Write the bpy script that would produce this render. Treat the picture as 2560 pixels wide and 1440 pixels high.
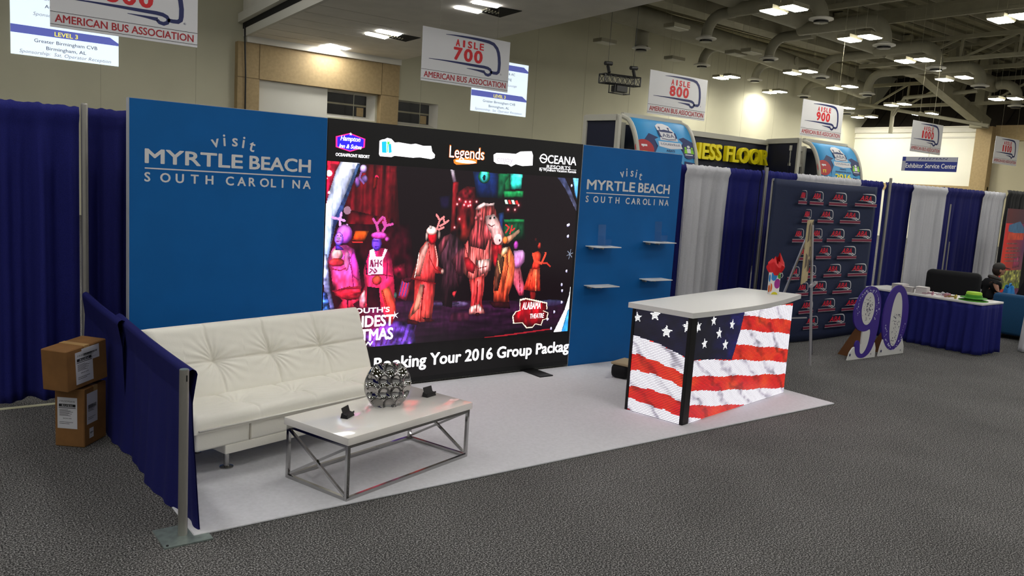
import bpy, math, random
import numpy as np
from mathutils import Vector, Matrix
random.seed(7)
rng = np.random.default_rng(7)
for o in list(bpy.data.objects): bpy.data.objects.remove(o)
SC = bpy.context.scene
COL = SC.collection
PI = math.pi

# ---------------------------------------------------------------- camera
def look():
    yaw, pit, rol = .6533, -.1306, .0629
    d = Vector((math.sin(yaw)*math.cos(pit), math.cos(yaw)*math.cos(pit), math.sin(pit)))
    r = Vector((math.cos(yaw), -math.sin(yaw), 0)); u = r.cross(d)
    R = r*math.cos(rol) + u*math.sin(rol); U = -r*math.sin(rol) + u*math.cos(rol)
    return R, U, d
_R, _U, _D = look()
cd = bpy.data.cameras.new('camera'); cam = bpy.data.objects.new('camera', cd); COL.objects.link(cam)
cd.sensor_width = 36; cd.lens = 2025.99*36/2560; cd.clip_start = .05; cd.clip_end = 300
M = Matrix((_R, _U, -_D)).transposed().to_4x4(); M.translation = (-1.2046, -4.296, 2.012)
cam.matrix_world = M
SC.camera = cam

# ---------------------------------------------------------------- light and exposure
SC.view_settings.view_transform = 'Standard'; SC.view_settings.look = 'None'
SC.view_settings.gamma = 1; SC.view_settings.use_curve_mapping = False
SC.view_settings.exposure = 0.0
LAMP = 40.0          # strength of the hall lamps (built further down, one mesh lamp each)
SCREEN = 1.65        # strength of the LED screens
W = bpy.data.worlds.new('world'); SC.world = W; W.use_nodes = True
bg = W.node_tree.nodes['Background']; bg.inputs[0].default_value = (.95, .95, .88, 1); bg.inputs[1].default_value = .32

# ---------------------------------------------------------------- materials
def lin(c):
    c = c/255.0
    return c/12.92 if c <= .04045 else ((c+.055)/1.055)**2.4
def rgb(h):
    if isinstance(h, str):
        h = h.lstrip('#'); h = tuple(int(h[i:i+2], 16) for i in (0, 2, 4))
    return (lin(h[0]), lin(h[1]), lin(h[2]), 1)
MATS = {}
def mat(name, col, rough=.6, metal=0, noise=None, bump=None, emit=0, trans=0, spec=.5, sheen=0, coat=0, ior=1.45):
    m = bpy.data.materials.new(name); m.use_nodes = True
    nt = m.node_tree; p = nt.nodes['Principled BSDF']
    c = rgb(col)
    p.inputs['Base Color'].default_value = c; p.inputs['Roughness'].default_value = rough
    p.inputs['Metallic'].default_value = metal; p.inputs['Specular IOR Level'].default_value = spec
    p.inputs['IOR'].default_value = ior
    if trans: p.inputs['Transmission Weight'].default_value = trans
    if sheen: p.inputs['Sheen Weight'].default_value = sheen
    if coat: p.inputs['Coat Weight'].default_value = coat; p.inputs['Coat Roughness'].default_value = .04
    if emit:
        p.inputs['Emission Color'].default_value = c; p.inputs['Emission Strength'].default_value = emit
    if noise or bump:
        tc = nt.nodes.new('ShaderNodeTexCoord')
    if noise:   # (scale, dark factor, light factor, detail)
        n = nt.nodes.new('ShaderNodeTexNoise'); n.inputs['Scale'].default_value = noise[0]
        n.inputs['Detail'].default_value = noise[3] if len(noise) > 3 else 3
        r = nt.nodes.new('ShaderNodeValToRGB')
        r.color_ramp.elements[0].position = .36; r.color_ramp.elements[1].position = .64
        r.color_ramp.elements[0].color = tuple(min(1, v*noise[1]) for v in c[:3]) + (1,)
        r.color_ramp.elements[1].color = tuple(min(1, v*noise[2]) for v in c[:3]) + (1,)
        nt.links.new(tc.outputs['Object'], n.inputs['Vector']); nt.links.new(n.outputs['Fac'], r.inputs['Fac'])
        nt.links.new(r.outputs['Color'], p.inputs['Base Color'])
    if bump:    # (scale, strength, distance)
        n2 = nt.nodes.new('ShaderNodeTexNoise'); n2.inputs['Scale'].default_value = bump[0]; n2.inputs['Detail'].default_value = 4
        b = nt.nodes.new('ShaderNodeBump'); b.inputs['Strength'].default_value = bump[1]
        b.inputs['Distance'].default_value = bump[2] if len(bump) > 2 else .01
        nt.links.new(tc.outputs['Object'], n2.inputs['Vector']); nt.links.new(n2.outputs['Fac'], b.inputs['Height'])
        nt.links.new(b.outputs['Normal'], p.inputs['Normal'])
    MATS[name] = m
    return m
def led_mat(name, strength):
    m = bpy.data.materials.new(name); m.use_nodes = True
    nt = m.node_tree; p = nt.nodes['Principled BSDF']
    p.inputs['Base Color'].default_value = (.01, .01, .012, 1); p.inputs['Roughness'].default_value = .32
    a = nt.nodes.new('ShaderNodeAttribute'); a.attribute_name = 'led'
    nt.links.new(a.outputs['Color'], p.inputs['Emission Color']); p.inputs['Emission Strength'].default_value = strength
    MATS[name] = m
    return m

def hall_carpet():
    m = bpy.data.materials.new('speckled_carpet'); m.use_nodes = True
    nt = m.node_tree; p = nt.nodes['Principled BSDF']; p.inputs['Roughness'].default_value = .95; p.inputs['Specular IOR Level'].default_value = .1
    tc = nt.nodes.new('ShaderNodeTexCoord')
    n = nt.nodes.new('ShaderNodeTexNoise'); n.inputs['Scale'].default_value = 112; n.inputs['Detail'].default_value = 4; n.inputs['Roughness'].default_value = .75
    v = nt.nodes.new('ShaderNodeTexNoise'); v.inputs['Scale'].default_value = 1.1; v.inputs['Detail'].default_value = 3
    r = nt.nodes.new('ShaderNodeValToRGB'); e = r.color_ramp.elements
    e[0].position = .41; e[0].color = rgb('#1e1e1e'); e[1].position = .62; e[1].color = rgb('#b8b6b4')
    k = r.color_ramp.elements.new(.52); k.color = rgb('#575656')
    mx = nt.nodes.new('ShaderNodeMix'); mx.data_type = 'RGBA'; mx.blend_type = 'MULTIPLY'; mx.inputs[0].default_value = .5
    r2 = nt.nodes.new('ShaderNodeValToRGB'); r2.color_ramp.elements[0].position = .3; r2.color_ramp.elements[1].position = .7
    r2.color_ramp.elements[0].color = (.55, .55, .55, 1); r2.color_ramp.elements[1].color = (1, 1, 1, 1)
    b = nt.nodes.new('ShaderNodeBump'); b.inputs['Strength'].default_value = .3; b.inputs['Distance'].default_value = .006
    L = nt.links.new
    L(tc.outputs['Object'], n.inputs['Vector']); L(tc.outputs['Object'], v.inputs['Vector'])
    L(n.outputs['Fac'], r.inputs['Fac']); L(v.outputs['Fac'], r2.inputs['Fac'])
    L(r.outputs['Color'], mx.inputs[6]); L(r2.outputs['Color'], mx.inputs[7]); L(mx.outputs[2], p.inputs['Base Color'])
    L(n.outputs['Fac'], b.inputs['Height']); L(b.outputs['Normal'], p.inputs['Normal'])
    return m
def acrylic():
    m = bpy.data.materials.new('clear_acrylic'); m.use_nodes = True; nt = m.node_tree; L = nt.links.new
    out = nt.nodes['Material Output']; nt.nodes.remove(nt.nodes['Principled BSDF'])
    a = nt.nodes.new('ShaderNodeBsdfTransparent'); a.inputs[0].default_value = (.97, .985, 1, 1)
    g = nt.nodes.new('ShaderNodeBsdfGlossy'); g.inputs['Roughness'].default_value = .05
    f = nt.nodes.new('ShaderNodeLayerWeight'); f.inputs[0].default_value = .07; x = nt.nodes.new('ShaderNodeMixShader')
    L(f.outputs['Facing'], x.inputs[0]); L(a.outputs[0], x.inputs[1]); L(g.outputs[0], x.inputs[2]); L(x.outputs[0], out.inputs[0])
    return m
CARPET = hall_carpet()
WHITE = mat('white_laminate', '#dfdedb', .35)
GLOSSWHITE = mat('gloss_white_lacquer', '#ece8e2', .09, coat=.6)
LEATHER = mat('white_leather', '#e9e6db', .42, bump=(90, .12, .004))
CHROME = mat('chrome', '#b4b3b2', .08, 1)
DIMCHROME = mat('brushed_chrome', '#b9b6b2', .16, 1)
VASEM = mat('mirror_silver', '#a9a7a7', .03, 1)
ALU = mat('dull_aluminium', '#a8a59e', .38, .75)
GALV = mat('galvanised_steel', '#93a09b', .42, .7, noise=(25, .85, 1.1))
NAVY = mat('navy_drape_cloth', '#23266b', .85, noise=(160, .85, 1.12), spec=.15)
NAVYDARK = mat('navy_rail_cloth', '#202260', .85, noise=(160, .85, 1.12), spec=.15)
WDRAPE = mat('white_drape_cloth', '#c3c3c8', .8, noise=(120, .93, 1.05), spec=.2)
BLUE = mat('matte_blue_print', '#0960a6', .6, noise=(4, .97, 1.03), spec=.25)
PANELEDGE = mat('panel_edge_grey', '#b4b6bc', .5)
LETTER = mat('white_vinyl_lettering', '#dcdcdc', .5)
BLACK = mat('matte_black', '#0b0b0d', .55)
BLACKMETAL = mat('black_metal', '#141416', .4, .3)
SCREENBLACK = mat('unlit_screen_black', '#151315', .5)
BOOTHCARPET = mat('pale_grey_carpet', '#cfcfd4', .95, noise=(40, .95, 1.03, 6), bump=(260, .25, .004), spec=.1)
CARD = mat('brown_cardboard', '#80592f', .8, noise=(7, .88, 1.08))
LABELW = mat('white_label_paper', '#c9c9cf', .6)
INK = mat('black_ink', '#16161a', .6)
GREYINK = mat('grey_print', '#7d7d86', .6)
WALLM = mat('beige_painted_wall', '#c6c3ab', .85, noise=(.6, .97, 1.03))
WALLWHITE = mat('cream_painted_wall', '#eceadc', .85, noise=(.6, .98, 1.02))
TAN = mat('tan_wall_panel', '#a58f68', .7, noise=(9, .92, 1.06))
DECK = mat('olive_grey_ceiling_deck', '#8d886e', .9, noise=(1.5, .8, 1.15))
STEEL = mat('grey_painted_steel', '#8f8a74', .7, noise=(2, .92, 1.08))
DUCTM = mat('grey_painted_duct', '#8a8673', .65, noise=(2, .94, 1.06))
SOFFIT = mat('pale_ceiling_panel', '#e8e4da', .85, noise=(1.2, .96, 1.04))
FASCIA = mat('pale_fascia', '#d8d5ca', .7)
SHADEBLACK = mat('painted_void_shade', '#0a0907', .9)  # near-black paint for the shade inside openings and slots
GLASSDARK = mat('dark_window_glass', '#0d0c0b', .25, spec=.15)
LAMPM = mat('lit_lamp_diffuser', (255, 253, 249), .5, emit=LAMP)
HALLM = mat('lit_hall_lamp_diffuser', (255, 251, 238), .5, emit=LAMP*2.5)
LAMPOFF = mat('unlit_lamp_diffuser', '#c9c6b6', .5)
SIGNW = mat('white_sign_board', '#cfcfd2', .55)
SIGNRED = mat('sign_red', '#c5121f', .55)
SIGNDRED = mat('sign_dark_red', '#a01c26', .55)
SIGNNAVY = mat('sign_navy', '#141f58', .55)
BANNAVY = mat('navy_banner_cloth', '#172344', .8, noise=(70, .9, 1.1))
BANRED = mat('banner_red', '#d21232', .7)
BANDRED = mat('banner_dark_red', '#7c1a3c', .7)
BANWHITE = mat('banner_white', '#d5d5d8', .7)
SKYBLUE = mat('banner_sky_blue', '#2f8fc8', .6)
MIDBLUE = mat('banner_mid_blue', '#4a9bd0', .6)
INDIGO = mat('banner_indigo', '#23305f', .6)
PORTALNAVY = mat('dark_navy_panel', '#14182e', .6, noise=(60, .9, 1.1))
YELLOW = mat('yellow_letters', '#f2e112', .5)
YELLOWD = mat('yellow_letter_sides', '#b6a60c', .6)
GREEN = mat('leaf_green', '#4f9a2c', .6)
LIME = mat('lime_green', '#7fc41c', .6)
RED = mat('red_tissue', '#d3141d', .6, bump=(30, .4, .01))
ORANGE = mat('orange_print', '#d4611c', .6)
PURPLE = mat('magenta_print', '#a4328e', .5)
BALLBLUE = mat('balloon_blue', '#2b82c8', .5)
BALLYELLOW = mat('balloon_yellow', '#d5cc22', .5)
NUMPURPLE = mat('purple_board', '#3a2188', .5)
NUMWHITE = mat('white_board', '#d0cfcc', .6)
KRAFT = mat('brown_board', '#6d4526', .8)
TEAL = mat('dark_teal_upholstery', '#12456a', .85, noise=(80, .9, 1.1))
BLACKCLOTH = mat('black_upholstery', '#0c0c10', .85, noise=(90, .8, 1.2))
SKIN = mat('skin', '#b5826a', .55)
CAPM = mat('dark_grey_cap', '#3d3936', .8)
BLACKSHIRT = mat('black_shirt', '#101013', .85)
SCARF = mat('grey_collar', '#4a4744', .85)
JEANS = mat('dark_trousers', '#1b1e2a', .85)
HAIR = mat('brown_hair', '#2d1f17', .7)
BAGBLUE = mat('blue_tote_cloth', '#1c78bd', .7)
PAPER = mat('white_paper', '#cfcaca', .7)
ACRYL = acrylic()
PINKMETAL = mat('pink_foil', '#c58aa0', .2, .8)
GOLDMETAL = mat('gold_foil', '#c9b04a', .2, .9)
SILVERFOIL = mat('silver_foil', '#d8d6dc', .15, .9)
BOARDTAN = mat('tan_poster', '#b7a67c', .7, noise=(8, .9, 1.08))
BOARDDARK = mat('brown_photo_print', '#5a4a3c', .7)
TAPE = mat('pale_tape', '#bdbb9c', .6)
LED = led_mat('led_pixels', SCREEN)
LEDW = mat('led_white', (255, 252, 255), .5, emit=1.6)
LEDDESK = led_mat('led_counter_pixels', 2.2)

# ---------------------------------------------------------------- mesh builder
class MB:
    def __init__(s): s.v = []; s.f = []; s.m = []
    def add(s, vs, fs, mi=0):
        n = len(s.v); s.v += [tuple(v) for v in vs]
        for f in fs: s.f.append(tuple(n+i for i in f)); s.m.append(mi)
        return s
    def obox(s, o, ex, ey, ez, mi=0):
        o = Vector(o); ex = Vector(ex); ey = Vector(ey); ez = Vector(ez)
        vs = [o, o+ex, o+ex+ey, o+ey, o+ez, o+ex+ez, o+ex+ey+ez, o+ey+ez]
        if ex.cross(ey).dot(ez) < 0: fs = [(0,1,2,3),(7,6,5,4),(4,5,1,0),(5,6,2,1),(6,7,3,2),(7,4,0,3)]
        else: fs = [(3,2,1,0),(4,5,6,7),(0,1,5,4),(1,2,6,5),(2,3,7,6),(3,0,4,7)]
        return s.add(vs, fs, mi)
    def box(s, a, b, mi=0):
        return s.obox(a, (b[0]-a[0],0,0), (0,b[1]-a[1],0), (0,0,b[2]-a[2]), mi)
    def rbox(s, a, b, r, mi=0, seg=3):
        """box with all edges rounded"""
        import bmesh
        bm = bmesh.new(); bmesh.ops.create_cube(bm, size=1)
        for v in bm.verts:
            v.co = Vector([(a[i]+b[i])/2 + v.co[i]*(b[i]-a[i]) for i in range(3)])
        bmesh.ops.bevel(bm, geom=list(bm.edges), offset=r, segments=seg, profile=.5, affect='EDGES')
        bm.verts.index_update()
        s.add([v.co for v in bm.verts], [[v.index for v in f.verts] for f in bm.faces], mi); bm.free()
        return s
    def tube(s, pts, r, n=10, mi=0, caps=True):
        pts = [Vector(p) for p in pts]; rs = r if isinstance(r, (list, tuple)) else [r]*len(pts)
        rings = []; prev = None
        for i, p in enumerate(pts):
            t = (pts[min(i+1, len(pts)-1)]-pts[max(i-1, 0)]).normalized()
            if prev is None:
                a = Vector((0,0,1)) if abs(t.z) < .9 else Vector((1,0,0)); x = t.cross(a).normalized()
            else:
                x = (prev - t*prev.dot(t)).normalized()
            prev = x; y = t.cross(x)
            rings.append([p + (x*math.cos(2*PI*k/n)+y*math.sin(2*PI*k/n))*rs[i] for k in range(n)])
        vs = [v for R in rings for v in R]; fs = []
        for i in range(len(pts)-1):
            for k in range(n):
                a = i*n+k; b = i*n+(k+1) % n
                fs.append((a, b, b+n, a+n))
        if caps: fs.append(tuple(range(n-1, -1, -1))); fs.append(tuple((len(pts)-1)*n+k for k in range(n)))
        return s.add(vs, fs, mi)
    def bar(s, p, q, w, h=None, up=(0,0,1), mi=0):
        """square bar between two points"""
        p = Vector(p); q = Vector(q); t = (q-p).normalized(); h = h or w
        up = Vector(up)
        if abs(t.dot(up)) > .95: up = Vector((0,1,0))
        x = t.cross(up).normalized(); y = x.cross(t)
        return s.obox(p-x*w/2-y*h/2, x*w, y*h, q-p, mi)
    def lathe(s, prof, c, n=20, mi=0):
        c = Vector(c); vs = []; fs = []
        for r, z in prof:
            for k in range(n): vs.append(c+Vector((r*math.cos(2*PI*k/n), r*math.sin(2*PI*k/n), z)))
        for i in range(len(prof)-1):
            for k in range(n):
                a = i*n+k; b = i*n+(k+1) % n; fs.append((a, b, b+n, a+n))
        fs.append(tuple(range(n-1, -1, -1))); fs.append(tuple((len(prof)-1)*n+k for k in range(n)))
        return s.add(vs, fs, mi)
    def ell(s, c, r, n=14, m=10, mi=0, fn=None):
        c = Vector(c); vs = []; fs = []
        for i in range(m+1):
            th = PI*i/m
            for k in range(n):
                ph = 2*PI*k/n
                d = Vector((math.sin(th)*math.cos(ph), math.sin(th)*math.sin(ph), math.cos(th)))
                k2 = fn(d) if fn else 1
                vs.append(c+Vector((d.x*r[0], d.y*r[1], d.z*r[2]))*k2)
        for i in range(m):
            for k in range(n):
                a = i*n+k; b = i*n+(k+1) % n; fs.append((a, a+n, b+n, b))
        return s.add(vs, fs, mi)
    def grid(s, fn, nu, nv, mi=0, flip=False):
        vs = [fn(i/nu, j/nv) for j in range(nv+1) for i in range(nu+1)]; fs = []
        for j in range(nv):
            for i in range(nu):
                a = j*(nu+1)+i; q = (a, a+1, a+nu+2, a+nu+1); fs.append(q[::-1] if flip else q)
        return s.add(vs, fs, mi)
    def poly(s, pts2, o, rt, up, t=0, mi=0, mside=None):
        """flat polygon (any outline) in the plane o, rt, up; with thickness t it becomes a solid behind the face"""
        from mathutils.geometry import tessellate_polygon
        o = Vector(o); rt = Vector(rt); up = Vector(up); nn = rt.cross(up).normalized()
        ar = sum(pts2[i][0]*pts2[(i+1) % len(pts2)][1]-pts2[(i+1) % len(pts2)][0]*pts2[i][1] for i in range(len(pts2)))
        if ar < 0: pts2 = pts2[::-1]
        vs = [o+rt*x+up*y for x, y in pts2]; n = len(vs)
        tris = tessellate_polygon([[Vector((x, y, 0)) for x, y in pts2]])
        fs = []
        for tr in tris:
            a, b, c = [Vector((pts2[i][0], pts2[i][1], 0)) for i in tr]
            fs.append(tr if (b-a).cross(c-a).z > 0 else tr[::-1])
        s.add(vs, fs, mi)
        if t:
            bk = [v-nn*t for v in vs]; s.add(bk, [f[::-1] for f in fs], mi if mside is None else mside)
            sd = []
            for i in range(n): sd.append((i, i+n, (i+1) % n+n, (i+1) % n))
            s.add(vs+bk, sd, mi if mside is None else mside)
        return s
    def strip(s, pts, ws, o, rt, up, mi=0):
        """flat ribbon along pts with varying width"""
        o = Vector(o); rt = Vector(rt); up = Vector(up); L = []; R = []
        for i, p in enumerate(pts):
            a = pts[max(i-1, 0)]; b = pts[min(i+1, len(pts)-1)]
            dx, dy = b[0]-a[0], b[1]-a[1]; l = math.hypot(dx, dy) or 1
            nx, ny = -dy/l, dx/l; w = (ws[i] if isinstance(ws, (list, tuple)) else ws)/2
            L.append(o+rt*(p[0]+nx*w)+up*(p[1]+ny*w)); R.append(o+rt*(p[0]-nx*w)+up*(p[1]-ny*w))
        n = len(pts)
        return s.add(L+R, [(i, n+i, n+i+1, i+1) for i in range(n-1)], mi)
    def disc(s, c, r, o, rt, up, n=20, mi=0, ry=None, rot=0):
        ry = ry or r
        pts = []
        for k in range(n):
            a = 2*PI*k/n; x = r*math.cos(a); y = ry*math.sin(a)
            pts.append((c[0]+x*math.cos(rot)-y*math.sin(rot), c[1]+x*math.sin(rot)+y*math.cos(rot)))
        return s.poly(pts, o, rt, up, 0, mi)
    def star(s, c, r, o, rt, up, mi=0, rot=0, k=.42):
        pts = [(c[0]+(r if i % 2 == 0 else r*k)*math.cos(PI/2+rot+i*PI/5), c[1]+(r if i % 2 == 0 else r*k)*math.sin(PI/2+rot+i*PI/5)) for i in range(10)]
        return s.poly(pts, o, rt, up, 0, mi)
    def text(s, st, o, rt, up, h, width=None, mi=0, bold=0, shear=0, gap=1, depth=0, anchor='l', maxw=None):
        """lettering: h cap height, width total width (stretches the letters); o is the left end of the baseline"""
        o = Vector(o); rt = Vector(rt).normalized(); up = Vector(up).normalized(); nn = rt.cross(up)
        vs, fs, x0, x1 = glyphs(st, 0, shear, gap, depth)
        sy = h/CAP; sx = width/(x1-x0) if width else sy
        off = -(x1-x0)*sx/2 if anchor == 'c' else 0
        # heavier strokes: the same letters laid down again, shifted by a fraction of their height
        sh = [(0, 0)] + ([(bold*math.cos(a), bold*.8*math.sin(a)) for a in (0, PI/3, 2*PI/3, PI, 4*PI/3, 5*PI/3)] if bold > 0 else [])
        for i, (bx, by) in enumerate(sh):
            s.add([o+rt*((x-x0)*sx+off+bx*h*.9)+up*(y*sy+by*h*.9)+nn*(z+i*.00004) for x, y, z in vs], fs, mi)
        return s
    def build(s, name, mats, parent=None, smooth=False, loc=(0,0,0), rot=0, solid=0, bevel=0, sub=0):
        me = bpy.data.meshes.new(name)
        me.from_pydata([tuple(v) for v in s.v], [], s.f)
        ms = mats if isinstance(mats, (list, tuple)) else [mats]
        for m in ms: me.materials.append(m)
        if len(ms) > 1: me.polygons.foreach_set('material_index', s.m)
        if smooth:
            me.polygons.foreach_set('use_smooth', [True]*len(me.polygons))
            if smooth is not True: me.set_sharp_from_angle(angle=math.radians(smooth))
        me.update()
        o = bpy.data.objects.new(name, me); COL.objects.link(o)
        if parent: o.parent = parent
        else: o.location = loc; o.rotation_euler = (0, 0, rot)
        if bevel:
            b = o.modifiers.new('bevel', 'BEVEL'); b.width = bevel; b.segments = 2; b.limit_method = 'ANGLE'
        if sub:
            b = o.modifiers.new('sub', 'SUBSURF'); b.levels = sub; b.render_levels = sub
        if solid:
            b = o.modifiers.new('solid', 'SOLIDIFY'); b.thickness = solid; b.offset = 0
        return o
_gl = {}
def glyphs(st, bold, shear, gap, depth):
    key = (st, bold, shear, gap, depth)
    if key in _gl: return _gl[key]
    c = bpy.data.curves.new('txt', 'FONT'); c.body = st; c.size = 1; c.offset = bold; c.shear = shear
    c.space_character = gap; c.extrude = depth; c.resolution_u = 3
    o = bpy.data.objects.new('txt', c); COL.objects.link(o)
    bpy.context.view_layer.update()
    me = o.evaluated_get(bpy.context.evaluated_depsgraph_get()).to_mesh()
    vs = [tuple(v.co) for v in me.vertices]; fs = [tuple(p.vertices) for p in me.polygons]
    xs = [v[0] for v in vs] or [0, 1]
    r = (vs, fs, min(xs), max(xs)); _gl[key] = r
    bpy.data.objects.remove(o); bpy.data.curves.remove(c)
    return r
_h = glyphs('H', 0, 0, 1, 0); CAP = max(v[1] for v in _h[0])

def tag(o, label, cat, group=None):
    o['label'] = label; o['category'] = cat
    if group: o['group'] = group
    return o
def struct(o, label=None, cat=None):
    o['kind'] = 'structure'
    if label: o['label'] = label
    if cat: o['category'] = cat
    return o
def thing(name, label, cat, loc=(0,0,0), rot=0, group=None):
    o = bpy.data.objects.new(name, None); COL.objects.link(o); o.empty_display_size = .1
    o.location = loc; o.rotation_euler = (0, 0, rot)
    return tag(o, label, cat, group)
def copy_tree(o, parent=None):
    c = o.copy(); COL.objects.link(c)
    if parent: c.parent = parent
    for ch in list(o.children): copy_tree(ch, c)
    return c
XA, YA, ZA = Vector((1,0,0)), Vector((0,1,0)), Vector((0,0,1))

# ================================================================ the setting
m = MB(); m.box((-16,-16,-.06), (56,27,0)); struct(m.build('floor', CARPET), 'dark grey speckled hall carpet floor', 'floor')
# long beige wall behind everything, with two window recesses
YW = 26.0
def wall_with_holes(name, x0, x1, z0, z1, y, th, holes, m_, label):
    xs = sorted({x0, x1} | {h[0] for h in holes} | {h[1] for h in holes}); zs = sorted({z0, z1} | {h[2] for h in holes} | {h[3] for h in holes})
    mb = MB()
    for i in range(len(xs)-1):
        for j in range(len(zs)-1):
            cx, cz = (xs[i]+xs[i+1])/2, (zs[j]+zs[j+1])/2
            if any(h[0] < cx < h[1] and h[2] < cz < h[3] for h in holes): continue
            mb.box((xs[i], y, zs[j]), (xs[i+1], y+th, zs[j+1]))
    return struct(mb.build(name, m_), label, 'wall')
W1 = (12.30, 14.42, 4.08, 5.10); W2 = (15.36, 17.40, 4.05, 5.06)
wall_with_holes('wall_back', -16, 55.5, 0, 10.8, YW, .5, [W1, W2], WALLM, 'beige back wall of the hall')
mb = MB()
for x in np.arange(-14, 50, 3.05): mb.box((x, YW-.004, 0), (x+.02, YW, 10.6))
struct(mb.build('trim_1', mat('wall_seam', '#b3b099', .85)), 'thin upright seams in the beige back wall', 'wall seams')
for k, (w, nm) in enumerate(((W1, 'window_1'), (W2, 'window_2'))):
    x0, x1, z0, z1 = w
    mb = MB()
    gx0, gx1, gz0, gz1 = x0+.08, x1-.22, z0+.14, z1-.04
    mb.box((gx0-.05, YW+.36, gz0-.05), (gx1+.05, YW+.40, gz0)); mb.box((gx0-.05, YW+.36, gz1), (gx1+.05, YW+.40, gz1+.05))
    mb.box((gx0-.05, YW+.36, gz0), (gx0, YW+.40, gz1)); mb.box((gx1, YW+.36, gz0), (gx1+.05, YW+.40, gz1))
    # splayed reveal
    mb.add([(x0,YW,z0),(x1,YW,z0),(gx1,YW+.38,gz0),(gx0,YW+.38,gz0),(x1,YW,z1),(gx1,YW+.38,gz1),(x0,YW,z1),(gx0,YW+.38,gz1)],
           [(0,1,2,3),(1,4,5,2),(6,7,5,4),(0,3,7,6)])
    fr = struct(mb.build(nm, FASCIA), ['control room window inside the tan frame', 'control room window right of the tan frame'][k], 'window')
    mb = MB(); mb.box((gx0, YW+.385, gz0), (gx1, YW+.395, gz1)); mb.build('pane', GLASSDARK, fr)
    mb = MB(); mb.box((gx0-.02, YW+.40, gz0-.05), (gx1+.02, YW+.44, gz1+.05)); mb.build('dark_interior', SHADEBLACK, fr)
    mb = MB(); mb.box((gx0, YW+.372, gz0+(gz1-gz0)*.48), (gx1, YW+.384, gz0+(gz1-gz0)*.56)); mb.build('transom_bar', STEEL, fr)
    mb = MB(); mb.box((gx1-.42, YW+.374, gz0+.02), (gx1-.12, YW+.384, gz0+.36)); mb.build('brown_blind', TAN, fr)
# tan frame on the wall under the lowered ceiling
mb = MB()
mb.box((8.72, YW-.32, 0), (9.52, YW-.001, 6.38)); mb.box((14.50, YW-.32, 0), (15.30, YW-.001, 6.38)); mb.box((9.52, YW-.32, 5.14), (14.50, YW-.001, 6.38))
struct(mb.build('trim_2', TAN), 'tan panelled frame against the back wall', 'wall frame')
mb = MB()
for z in (5.14,): mb.box((8.715, YW-.325, z-.012), (9.52, YW-.32, z+.012)); mb.box((14.50, YW-.325, z-.012), (15.305, YW-.32, z+.012))
mb.box((9.50, YW-.325, 5.14), (9.525, YW-.32, 6.38)); mb.box((14.49, YW-.325, 5.14), (14.515, YW-.32, 6.38))
struct(mb.build('trim_3', mat('tan_joint', '#6d5c40', .8)), 'dark joints of the tan frame', 'wall seams')
mb = MB(); mb.box((9.52, YW-.12, 0), (12.28, YW-.001, 5.14)); struct(mb.build('wall_panel', mat('white_infill', '#cfcdc2', .7)), 'white infill panel inside the tan frame', 'wall panel')

# right hand wall with cornice, tan column and beam
XR = 50.0
mb = MB(); mb.box((XR, 18.2, 0), (XR+.4, 26.5, 6.75)); struct(mb.build('wall_right', WALLWHITE), 'bright cream wall at the right end of the hall', 'wall')
mb = MB(); mb.box((XR-.12, 18.2, 6.62), (XR+.4, 26, 6.98)); mb.box((XR-.06, 18.2, 6.28), (XR, 26, 6.36)); mb.box((XR-.18, 18.2, 6.9), (XR-.12, 26, 6.98))
struct(mb.build('trim_4', FASCIA), 'cream cornice along the top of the right wall', 'cornice')
mb = MB(); mb.box((XR-.35, 17.3, 0), (XR+.4, 18.2, 6.92)); struct(mb.build('wall_column', TAN), 'tan square column at the end of the cream wall', 'column')
mb = MB(); mb.box((XR+.05, -16, 6.12), (XR+.5, 17.3, 7.0)); struct(mb.build('trim_5', TAN), 'tan beam right of the column', 'beam')
mb = MB(); mb.box((XR+.2, -16, 0), (XR+.6, 17.3, 6.12)); struct(mb.build('wall_right_beyond', mat('tan_grey_wall', '#b3ac93', .85)), 'grey beige wall right of the column', 'wall')
mb = MB(); mb.box((XR-.05, 17.3, 3.0), (XR+.1, 26, 3.42)); struct(mb.build('trim_6', TAN), 'tan rail low on the right wall', 'rail')
mb = MB(); mb.add([(XR+.4, -16, 6.9), (XR+.4, 26.5, 6.9), (XR+4.6, 26.5, 10.9), (XR+4.6, -16, 10.9)], [(0,1,2,3)])
DARKP = mat('dark_brown_panel', '#2a241c', .9)
struct(mb.build('wall_dark_slope', DARKP), 'dark sloping panels above the right wall', 'wall')
mb = MB()
for y in np.arange(-15, 26, 1.6): mb.bar((XR+.38, y, 6.9), (XR+4.55, y, 10.87), .05, .03)
struct(mb.build('trim_7', mat('dark_panel_joint', '#120f0c', .9)), 'joints of the dark sloping panels', 'wall seams')

# ceiling deck
mb = MB(); mb.box((-16, -16, 10.8), (56, 27, 11.0)); struct(mb.build('ceiling', DECK), 'olive grey metal roof deck', 'ceiling')
mb = MB()
for y in np.arange(-14, 26, .9): mb.box((16, y, 10.7), (55, y+.22, 10.8))
struct(mb.build('ceiling_ribs', mat('deck_rib', '#6f6a54', .9)), 'corrugated ribs of the roof deck', 'ceiling')

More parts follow.
